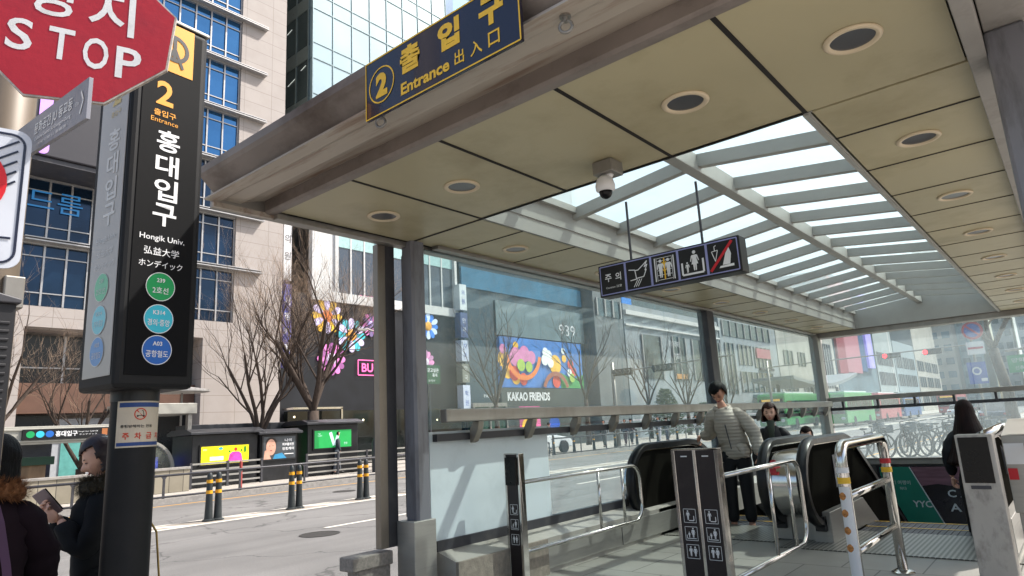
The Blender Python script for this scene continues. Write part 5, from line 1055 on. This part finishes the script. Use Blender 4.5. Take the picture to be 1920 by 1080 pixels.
def bus(lab,x,y,z,rz,paint,L=10.8,stripe=None,grp='city buses queueing on the far side'):
    t=T('city_bus',lab,'bus',(x,y,z),rz,grp); g=MB(); g.prism([(-L/2,.35),(-L/2,2.9),(-L/2+.2,3.15),(L/2-.3,3.15),(L/2,2.8),(L/2,.35)],'y',-1.22,1.22); g.build('body',paint,t,w=False,bevel=.08)
    for s_ in (-1,1):
        for k in range(6): g=MB(); a=-L/2+.5+k*(L-1.2)/6; ys=1.221*s_; g.box(a,a+(L-1.2)/6-.15,min(ys,ys+.02*s_),max(ys,ys+.02*s_),1.45,2.5); g.build('window',cgl,t,w=False)
    for e in (-1,1): g=MB(); xe=e*L/2; g.box(min(xe,xe+.03*e),max(xe,xe+.03*e),-1.05,1.05,1.2,2.7); g.build('windscreen',cgl,t,w=False)
    for e in (-1,1): g=MB(); xe=e*(L/2+.031); g.box(min(xe,xe+.02*e),max(xe,xe+.02*e),-.8,.8,2.5,2.68); g.build('route_board',M('route_amber','#d9a94a',.4,emis=.6),t,w=False)
    for wx in (-L/2+2.6,L/2-2.4):
        for wy in (-1.1,1.1): g=MB(); g.tube([(wx,wy-.14,.48),(wx,wy+.14,.48)],.48,18); g.build('wheel',tyre,t,w=False)
    g=MB(); g.box(-L/2+1,L/2-1.5,-1.0,1.0,3.151,3.3); g.build('roof_unit',M('bus_white','#cfd3d0',.4),t,w=False,bevel=.05)
    for wy in (-.85,.85): g=MB(); g.ell((-L/2-.02,wy,.8),(.05,.18,.14),12,6); g.build('lamp',hl,t,w=False)
    return t
gb=M('bus_green','#3f9a52',.35,var=.05,coat=.4); rb=M('bus_red','#b8434c',.35,var=.05,coat=.4); bb=M('bus_blue','#4a74a8',.35,var=.05,coat=.4)
bus('green city bus with a pale roof, nearest of the buses by the end column',-17.8,72,0,rad(90),gb)
bus('red city bus behind the green one',-18.3,88,0,rad(90),rb)
bus('blue city bus behind the red one',-18.6,103,0,rad(90),bb)
bus('second red city bus far behind under the skyline',-15,120,0,rad(90),rb)
bus('green city bus half hidden by the end column, beyond the curb trees',-21.2,66,0.13,rad(90),gb)
for i,(x,y,c,l) in enumerate(((-11.5,95,carw,'small white car far down the road below the end rail'),(-9.0,110,M('car_silver','#8f9498',.25,.5),'silver car far down the road below the end rail'),(-12.5,130,M('car_dark','#23262b',.25),'dark car far down the road'),(-4.2,52,M('car_navy','#2b3442',.25,coat=.5),'dark navy car at the right edge behind the bicycles'))): car(l,x,y,0 if i<3 else .12,rad(90),c)
# ---------------- bicycles ----------------
bf=M('bike_frame','#1b1d22',.4,.2,var=.2)
bw_=M('bike_basket','#4b525a',.5,.2)
def bicycle(lab):
    t=T('bicycle',lab,'bicycle',(0,0,0),0,'bicycles parked behind the end wall')
    for wx in (-.52,.52):
        g=MB(); g.tube([(wx+.33*math.cos(a*.2618),0,.34+.33*math.sin(a*.2618)) for a in range(25)],.03,6,cap=False); wv=g.build('wheel',tyre,t,w=False); g=MB()
        for k in range(8): a=k*math.pi/8; g.tube([(wx-.32*math.cos(a),0,.34-.32*math.sin(a)),(wx+.32*math.cos(a),0,.34+.32*math.sin(a))],.003,3)
        g.build('spokes',m_cold,wv,w=False)
    g=MB(); 
    for a,b in (((-.52,0,.34),(-.1,0,.32)),((-.1,0,.32),(-.22,0,.82)),((-.52,0,.34),(-.2,0,.74)),((-.1,0,.32),(.36,0,.78)),((-.2,0,.74),(.36,0,.84)),((.34,0,.92),(.52,0,.34))): g.tube([a,b],.018,6)
    g.build('frame',bf,t,w=False)
    g=MB(); g.tube([(.34,0,.9),(.32,0,1.02),(.3,.27,1.06),(.2,.3,1.05)],.014,6); g.tube([(.32,0,1.02),(.3,-.27,1.06),(.2,-.3,1.05)],.014,6); g.build('handlebar',m_black,t,w=False)
    g=MB(); g.ell((-.24,0,.88),(.13,.07,.04),10,6); g.build('saddle',m_black,t,w=False)
    g=MB(); g.box(.42,.72,-.15,.15,.72,.95); g.build('basket',bw_,t,w=False)
    return t
b0=bicycle(''); rr=random.Random(4); k=0
bl2=['first bicycle of the row behind the end wall, nearest the steel barrier','second bicycle of the row, white basket towards the wall','third bicycle of the row behind the end wall','fourth bicycle of the row, before the long haired girl','fifth bicycle of the row, hidden partly by the long hair','sixth bicycle of the row beside the gate post','seventh bicycle of the row at the right edge','bicycle standing apart at the back on the left of the rack','bicycle standing apart at the back in the middle of the rack','bicycle standing apart at the back on the right of the rack']
for i in range(10):
    x,y=(-5.0+.5*i,22.3+.35*i) if i<7 else (-5.6+1.0*(i-7),25.5)
    rz_=rad(70+rr.uniform(-25,25))
    if i==0: b0.location=(x,y,.12); b0.rotation_euler=(0,0,rz_); b0['label']=bl2[0]
    else: dup(b0,(x,y,.12),rz_,label=bl2[i])
# ---------------- people ----------------
def skin_mesh(V,Ed,root=0,sub=2):
    """V list of (pos,radius); returns verts, faces of a skinned and subdivided surface"""
    me=bpy.data.meshes.new('s'); me.from_pydata([v[0] for v in V],Ed,[]); o=bpy.data.objects.new('s',me); COL.objects.link(o)
    o.modifiers.new('k','SKIN'); 
    if sub: q=o.modifiers.new('u','SUBSURF'); q.levels=sub; q.render_levels=sub
    for i,v in enumerate(V): r=v[1]; me.skin_vertices[0].data[i].radius=(r,r); me.skin_vertices[0].data[i].use_root=(i==root)
    dg=bpy.context.evaluated_depsgraph_get(); m2=bpy.data.meshes.new_from_object(o.evaluated_get(dg))
    r=([v.co.copy() for v in m2.vertices],[tuple(p.vertices) for p in m2.polygons]); bpy.data.objects.remove(o); bpy.data.meshes.remove(m2); bpy.data.meshes.remove(me); return r
SK=M('skin','#c08d76',.5,var=.08,scale=8); SK2=M('skin_pale','#d8aa94',.45,var=.06,scale=8)
def gs(a,b): return math.exp(-(a/b)**2)
def headfn(v):
    x,y,z=v; 
    if z<-.015:
        t=min(1,(-z-.015)/.1); y*=1-.38*t; 
        if x<0: x*=1-.45*t
    if x>.068: x=.068+(x-.068)*.55
    if x>0.02:
        x+=.030*gs(y,.012)*gs(z+.024,.020)+.012*gs(y,.012)*gs(z+.004,.022)
        x+=.006*gs(z-.026,.01)*gs(y,.05)-.009*(gs(y-.032,.018)+gs(y+.032,.018))*gs(z-.006,.014)
        x+=.008*gs(y,.022)*gs(z+.060,.010)+.010*gs(y,.025)*gs(z+.096,.018)
        x+=.006*(gs(y-.045,.025)+gs(y+.045,.025))*gs(z+.03,.03)
    return Vector((x,y,z))
def hand_mesh(wr,dr,side,nrm,curl=.5,s=1.0,hold=False):
    wr=Vector(wr); d=Vector(dr).normalized(); sd=Vector(side); sd=(sd-d*sd.dot(d)).normalized(); nn=d.cross(sd)*(1 if d.cross(sd).dot(Vector(nrm))>0 else -1)
    V=[(wr,.024*s),(wr+d*.05*s,.026*s)]; E=[(0,1)]
    for i,(o_,L,r) in enumerate(((.030,.070,.0085),(.010,.080,.009),(-.011,.074,.0085),(-.030,.058,.0075))):
        k=wr+d*(.085*s)+sd*o_*s; a=len(V); V.append((k,.012*s)); E.append((1,a)); p=k; ang=curl*.45
        for q in range(3):
            ang+=curl*.6; dd=(d*math.cos(ang)+nn*math.sin(ang)); p=p+dd*(L*(.45,.32,.23)[q]*s); V.append((p,r*(1-.1*q)*s)); E.append((a,a+1)); a+=1
    a=len(V); p=wr+d*.03*s+sd*.03*s; V.append((p,.013*s)); E.append((1,a))
    for q in range(2):
        dd=(d*.75+sd*(.6-.5*q)+nn*.5*curl).normalized(); p=p+dd*.034*s; V.append((p,.0095*s)); E.append((a,a+1)); a+=1
    return skin_mesh(V,E,0,1)
def person(name_lab,loc,heading,H=1.7,skin=SK,top=None,legs=None,hair=None,hairlen=.0,flare=0,arms=None,pitch=0,headyaw=0,lean=0,collar=None,hv=1.0,puff=1.0,hands=(1,1),topname='jacket',fringe=.035,skirtlen=.84,step=.0,low=False,sway=0,shoes=None,fem=False,group=None,curl=.8,handdir=None,hooks=None):
    t=T('person',name_lab,'person',loc,heading,group); k=H/1.7
    rot=Matrix.Rotation(heading,3,'Z')
    def L(p): return (rot.inverted()@(Vector(p)-Vector(loc)))/k
    ar=arms or {}
    P_={}
    for sd_,s_ in (('l',1),('r',-1)):
        sh=Vector((lean*.5,s_*(.15 if fem else .17)+sway*.6,1.38))
        if sd_ in ar: el,wr=[L(q) for q in ar[sd_]]
        else: el=Vector((-.03,s_*.235,1.12)); wr=Vector((.06,s_*.235,.88))
        P_[sd_]=(sh,el,wr)
    sub=1 if low else 2
    cx=lean
    V=[((0,0,.93),.09),((cx*.25,0,1.12),.08),((cx*.5,0,1.3),.085),((cx*.8,sway*.8,1.44),.052),((cx,sway,1.53),.048)]; E=[(0,1),(1,2),(2,3),(3,4)]
    def add(ch,fr,V,E):
        for p,r in ch: V.append((tuple(p),r)); E.append((fr,len(V)-1)); fr=len(V)-1
    for sd_,s_ in (('l',1),('r',-1)):
        sh,el,wr=P_[sd_]; add([(sh,.04),(el,.030),(wr,.025)],2,V,E)
        dx=step*s_; add([((dx*.15,s_*.09,.88),.085),((dx*.5+.02,s_*.095,.5),.055),((dx,s_*.1,.09),.038),((dx+.13,s_*.11,.035),.03)],0,V,E)
    g=MB(); vs,fs=skin_mesh(V,E,0,sub); g.add([v*k for v in vs],fs)
    hc=Vector((cx+.015,sway,1.605)); hm=Matrix.Rotation(headyaw,3,'Z')@Matrix.Rotation(pitch,3,'Y')
    h=MB(); h.ell((0,0,0),(.094,.074,.118),14 if low else 36,12 if low else 32,None if low else headfn)
    if not low:
        for s_ in (-1,1): h.ell((-.01,s_*.076,-.005),(.018,.008,.032),10,8)
    g.add([(hc+hm@Vector(v))*k for v in h.v],h.f)
    if not low:
        for sd_,s_ in (('l',1),('r',-1)):
            sh,el,wr=P_[sd_]; dr=(wr-el).normalized()
            if handdir and sd_ in handdir: dr=(rot.inverted()@Vector(handdir[sd_])).normalized()
            vs,fs=hand_mesh(wr,dr,Vector((.8,-.2*s_,.3)),Vector((.2,-s_,-.3)),curl); g.add([v*k for v in vs],fs)
    body=g.build('body',skin,t,w=False,smooth=True)
    if not low:
        g=MB()
        for s_ in (-1,1):
            for q in range(2):
                c=Vector((.0795,s_*.032,.006 if q==0 else .028)); a=(.004,.016,.0045 if q==0 else .0035)
                m_=MB(); m_.ell(c,a,10,6); g.add([(hc+hm@Vector(v))*k for v in m_.v],m_.f)
        g.build('eyes',M('eye_dark','#1a1311',.3),t,w=False,smooth=True)
        g=MB(); m_=MB(); m_.ell((.0885,0,-.060),(.006,.021,.0075),12,6); g.add([(hc+hm@Vector(v))*k for v in m_.v],m_.f); g.build('lips',M('lips','#a34a4a',.4),t,w=False,smooth=True)
    # hair
    if hair:
        g=MB(); m_=MB(); n1=24 if low else 64; n2=16 if low else 40
        def hf(v):
            a=math.atan2(v.y,v.x); w_=1+(.0 if low else .018*math.sin(a*37+v.z*30)+.03*noise.noise(v*22))
            x,y,z=v.x*w_,v.y*w_,v.z
            if z<0 and hairlen>0:
                f=-z/.125; z=-f*(hairlen); q=1+flare*f**1.2
                rr_=math.hypot(x,y); base=math.sqrt(max(0,1-f*f)); 
                ex=(.108*math.cos(a),.093*math.sin(a)); tgt=.96 if f<.92 else .96*(1-(f-.92)*8)
                x,y=ex[0]*tgt*q*w_-.01*f,ex[1]*tgt*q*w_
            return Vector((x,y,z))
        m_.ell((0,0,0),(.108,.093,.125),n1,n2,hf)
        keep=[]
        for f in m_.f:
            c=sum((Vector(m_.v[i]) for i in f),Vector())/len(f)
            if c.x>.018 and c.z<fringe+.03*abs(c.y)/.08 and (abs(c.y)<.088 or hairlen==0): continue
            if hairlen==0 and c.z<-.05: continue
            keep.append(f)
        vs=[]
        for v in m_.v: vs.append((hc+hm@(Vector(v)*hv+Vector((-.008*hv,0,.012))))*k)
        g.add(vs,keep); o=g.build('hair',hair,t,w=False,smooth=True); sm=o.modifiers.new('thick','SOLIDIFY'); sm.thickness=.012; sm.offset=-1
    # top garment
    if top:
        p=puff; V=[((0,0,skirtlen),.15*p),((cx*.15,sway*.1,1.0),.145*p),((cx*.4,sway*.3,1.2),.15*p),((cx*.55,sway*.6,1.34),.145*p),((cx*.8,sway*.8,1.455),.085)]; E=[(0,1),(1,2),(2,3),(3,4)]
        for s_ in (1,-1):
            V.append(((0,s_*.075,skirtlen+.01),.12*p)); E.append((0,len(V)-1)); V.append(((cx*.2,s_*.07,1.05),.11*p)); E.append((len(V)-2,len(V)-1))
        g=MB(); vs,fs=skin_mesh(V,E,0,sub); vs=list(vs); fs=list(fs)
        for sd_,s_ in (('l',1),('r',-1)):
            sh,el,wr=P_[sd_]; w2=el+(wr-el)*.93; a0=Vector((sh.x*.6,(sh.y)*.35+sway*.3,sh.z-.06))
            V2=[(a0,.075*p),(sh+Vector((0,-s_*.02,-.01)),.085*p),(sh*.5+el*.5,.076*p),(el,.070*p),(el+(wr-el)*.5,.062*p),(w2,.050*p)]
            v2,f2=skin_mesh(V2,[(i,i+1) for i in range(5)],0,sub); n0=len(vs); vs+=list(v2); fs+=[tuple(n0+i for i in f) for f in f2]
        if not low: vs=[v+Vector((noise.noise(v*Vector((9,9,17)) if 0 else Vector((v.x*9,v.y*9,v.z*19)))*.02,noise.noise(Vector((v.x*9+5,v.y*9,v.z*19)))*.02,0)) for v in vs]
        g.add([v*k for v in vs],fs); g.build(topname,top,t,w=False,smooth=True)
    if collar:
        g=MB(); m_=MB(); m_.tube([(cx*.8+.085*math.cos(a),.09*math.sin(a),1.455-.02*math.cos(a)) for a in [2*math.pi*i/20 for i in range(21)]],.036,12,cap=False)
        rr=random.Random(3); vs=[]
        for v in m_.v: v=Vector(v); vs.append((v+Vector((rr.uniform(-1,1),rr.uniform(-1,1),rr.uniform(-1,1)))*.004)*k)
        g.add(vs,m_.f)
        for i in range(5200):
            b=Vector(m_.v[rr.randrange(len(m_.v))]); dr=(b-Vector((cx*.8,0,1.455))).normalized()+Vector((rr.uniform(-.6,.6),rr.uniform(-.6,.6),rr.uniform(-.4,.8))); b=b+Vector((rr.uniform(-1,1),rr.uniform(-1,1),rr.uniform(-1,1)))*.012; e=b+dr.normalized()*.045; sx=dr.cross(Vector((0,0,1))).normalized()*.0022
            g.add([(b-sx)*k,(b+sx)*k,e*k],[(0,1,2)])
        g.build('fur_collar',collar,t,w=False)
    if legs:
        V=[((0,0,1.0),.13),((0,0,.9),.13)]; E=[(0,1)]
        for s_ in (1,-1):
            dx=step*s_; add([((dx*.15,s_*.09,.82),.11),((dx*.5+.02,s_*.095,.5),.085),((dx,s_*.1,.1),.07)],1,V,E)
        g=MB(); vs,fs=skin_mesh(V,E,0,sub); g.add([v*k for v in vs],fs); g.build('trousers',legs,t,w=False,smooth=True)
    g=MB()
    for s_ in (1,-1): dx=step*s_; g.ell(((dx+.06)*k,s_*.105*k,.045*k),(.135,.05,.05),14,8,lambda v:Vector((v.x,v.y,max(-.043,v.z))))
    g.build('shoes',shoes or m_black,t,w=False,smooth=True)
    return t
blkh=M('hair_black','#08080a',.38,var=.4,scale=3,bump=.4,bscale=30,stretch=(9,9,.6),spec=.15)
brnh=M('hair_brown','#1e100e',.5,spec=.15,var=.5,scale=4,bump=.6,bscale=30,stretch=(9,9,.5))
brn2=M('hair_redbrown','#3a2019',.5,spec=.2,var=.5,scale=14,bump=.6,bscale=40)
jeans=M('trouser_black','#17181c',.8,var=.2)
def quilted():
    m=M('quilted_taupe','#aaa296',.55,var=.08,scale=5); n=m.node_tree.nodes; l=m.node_tree.links; tc=n.new('ShaderNodeTexCoord'); w_=n.new('ShaderNodeTexWave'); w_.bands_direction='Z'; w_.inputs['Scale'].default_value=7.5; w_.inputs['Distortion'].default_value=.5; w_.inputs['Detail'].default_value=1
    l.new(tc.outputs['Object'],w_.inputs[0]); b=n.new('ShaderNodeBump'); b.inputs['Strength'].default_value=.5; b.inputs['Distance'].default_value=.007; l.new(w_.outputs['Fac'],b.inputs['Height']); l.new(b.outputs[0],n['Principled BSDF'].inputs['Normal']); return m
# man on the escalator
mp=(-3.42,8.28,.20)
pm=person('man in a taupe quilted jacket looking down, one hand on the escalator rail',mp,rad(-78),1.79,SK,quilted(),jeans,blkh,0,arms={'r':((-3.74,8.36,1.37),(-3.93,8.46,1.365)),'l':((-3.13,8.30,1.33),(-3.09,8.18,1.10))},pitch=rad(46),headyaw=rad(-12),lean=.07,sway=-.10,puff=1.2,hv=1.13,topname='quilted_jacket',fringe=.05,handdir={'r':(-.5,.2,-.5),'l':(0,-.1,-1)},skirtlen=.88)
g=MB(); g.tube([(.09,-.09,1.43),(.14,-.08,1.37),(.16,-.07,1.31)],.03,8,rs=[.045,.04,.02]); g.build('blue_shirt',M('shirt_blue','#3c4a8a',.7),pm,w=False,smooth=True)
g=MB(); g.tube([(.045-.10*0+.085*math.cos(a),-.085+.088*math.sin(a),1.50-.03*math.cos(a)) for a in [rad(35)+rad(290)*i/16 for i in range(17)]],.03,8); g.build('jacket_collar',MATS.get('quilted_taupe'),pm,w=False,smooth=True)
g=MB(); g.tube([(.19,-.055,1.36),(.205,-.03,1.2),(.20,0,1.0)],.007,6); g.build('zipper',m_cold,pm,w=False)
# woman behind him
pw=person('woman with short reddish brown hair and black jacket riding up behind the quilted jacket man',(-3.2,9.05,.04),rad(-75),1.66,SK2,M('coat_black','#121317',.7,var=.2),jeans,brn2,.12,flare=.35,hv=1.1,pitch=rad(5),fem=True,puff=.98,fringe=.045)
g=MB(); g.tube([(.06,0,1.46),(.10,0,1.33),(.115,0,1.1)],.03,8,rs=[.05,.042,.03]); g.build('green_shirt',M('shirt_green','#343d33',.8),pw,w=False,smooth=True)
person('person almost hidden behind the handrail, only dark hair and forehead showing',(-3.12,10.2,-.24),rad(-80),1.6,SK2,M('coat_black','#121317'),jeans,brnh,.1,flare=.1,fem=True,pitch=rad(10))
# girl from behind
person('girl with very long dark brown hair seen from behind on the right-hand escalator',(-.98,8.55,.0),rad(92),1.60,SK2,M('coat_navy','#14161c',.8,var=.2),jeans,brnh,.62,flare=2.1,fem=True,fringe=.045,puff=1.0)
# two women at the left
olive=M('parka_black','#1b1d20',.85,spec=.2,var=.35,scale=6,bump=.4,bscale=9); plum=M('coat_plum','#1d141a',.9,spec=.15,var=.3,scale=3,bump=.25,bscale=5)
fw_=person('woman in a black parka looking down at a phone behind the sign pole',(-4.06,1.40,.12),rad(-104),1.53,SK2,olive,M('jeans_blue','#27334a',.8),M('hair_dark_plum','#241a20',.4,var=.4,scale=3),.10,flare=.1,
  arms={'r':((-4.24,1.30,1.10),(-4.13,1.20,1.285)),'l':((-3.96,1.29,1.08),(-4.06,1.19,1.27))},pitch=rad(28),lean=.03,fem=True,puff=1.15,fringe=.05,collar=M('fur_olive','#4c463a',.9,var=.4,scale=30),curl=.9,handdir={'r':(-.1,-.75,.5),'l':(-.3,-.7,.5)})
ph=T('phone','slim pale rimmed phone held by the woman in the black parka','phone',(-4.12,1.15,1.33)); g=MB(); g.obox((-4.12,1.15,1.35),(.072,.148,.008),(.8,.55,.52),(-.1,-.6,.79),(.75,-.68,-.42)); g.build('phone_body',M('phone_case','#8a7d80',.3,.3),ph,bevel=.006)
g=MB(); g.obox((-4.118,1.156,1.356),(.066,.138,.002),(.8,.55,.52),(-.1,-.6,.79),(.75,-.68,-.42)); g.build('phone_screen',m_blackg,ph)
hb=T('shoulder_bag','small black shoulder bag on a gold chain beside the sign pole','bag',(-3.98,1.62,.8)); g=MB(); g.tube([(-4.02,1.52,1.36),(-3.97,1.63,1.15),(-3.95,1.66,.8)],.006,6); g.build('chain',M('gold_chain','#8f7a4a',.35,.8),hb); g=MB(); g.box(-4.05,-3.9,1.60,1.72,.55,.8); g.build('bag_body',m_blackg,hb,bevel=.02)
person('woman with a glossy black bob and orange-brown fur collar seen from behind',(-3.69,.83,.12),rad(160),1.54,SK2,plum,jeans,blkh,.16,flare=.06,fem=True,puff=1.12,fringe=.045,collar=M('fur_orange','#8f6240',.9,var=.35,scale=40),arms={'r':((-3.70,1.04,1.07),(-3.88,1.02,1.0)),'l':((-3.85,.66,1.05),(-4.0,.75,1.0))})
stp=T('bag_strap','mauve bag strap running down at the lower left corner','strap',(-3.4,.85,1.2)); g=MB(); P0=[Vector((-3.46,.765,1.46)),Vector((-3.44,.80,1.33)),Vector((-3.44,.835,1.16)),Vector((-3.45,.87,.95))]
for a,b in zip(P0,P0[1:]): g.obox((a+b)/2,(.03,(b-a).length*1.02,.006),(.25,.95,.2),b-a,(.95,-.25,0))
g.build('strap_band',M('strap_mauve','#543a58',.6,var=.1),stp)
# distant walkers
cols=['#1b1e26','#2b3550','#3a3f46','#23262a','#4b3038','#6a6f78','#1d2b2e','#30343f']
spots=[(-22.3,17.9,'white topped walker beside the lamp post left of the corner post'),(-22.9,18.7,'dark walker just right of the lamp post'),(-24.0,16.9,'walker in teal near the green kiosk advertisement'),
(-22.6,35.2,'dark walker nearest the parked white car'),(-22.6,38.4,'dark walker in the middle of the far pavement'),(-22.0,41.0,'pair of walkers, the left one in dark blue'),(-21.9,41.9,'pair of walkers, the right one in black'),(-23.5,45.0,'walker beyond the pair on the far pavement'),(-22.8,48.5,'walker partly hidden by the taupe jacket man'),(-22.2,37.0,'walker stepping behind the far roadside fence'),(-24,31.5,'walker close behind the white car'),(-22.4,52,'last walker on the far pavement before the middle column')]
for i,(x,y,lb) in enumerate(spots):
    person(lb,(x,y,.13),rad([90,-90,75,-80][i%4]),1.6+.1*((i*7)%3)/2,SK,M('walk_%d'%(i%8),cols[i%8] if i else '#c9c9d2',.8),M('walk_%d'%((i+3)%8),cols[(i+3)%8],.8),blkh,.08 if i%2 else 0,low=True,step=.16,group='people walking on the far pavement')
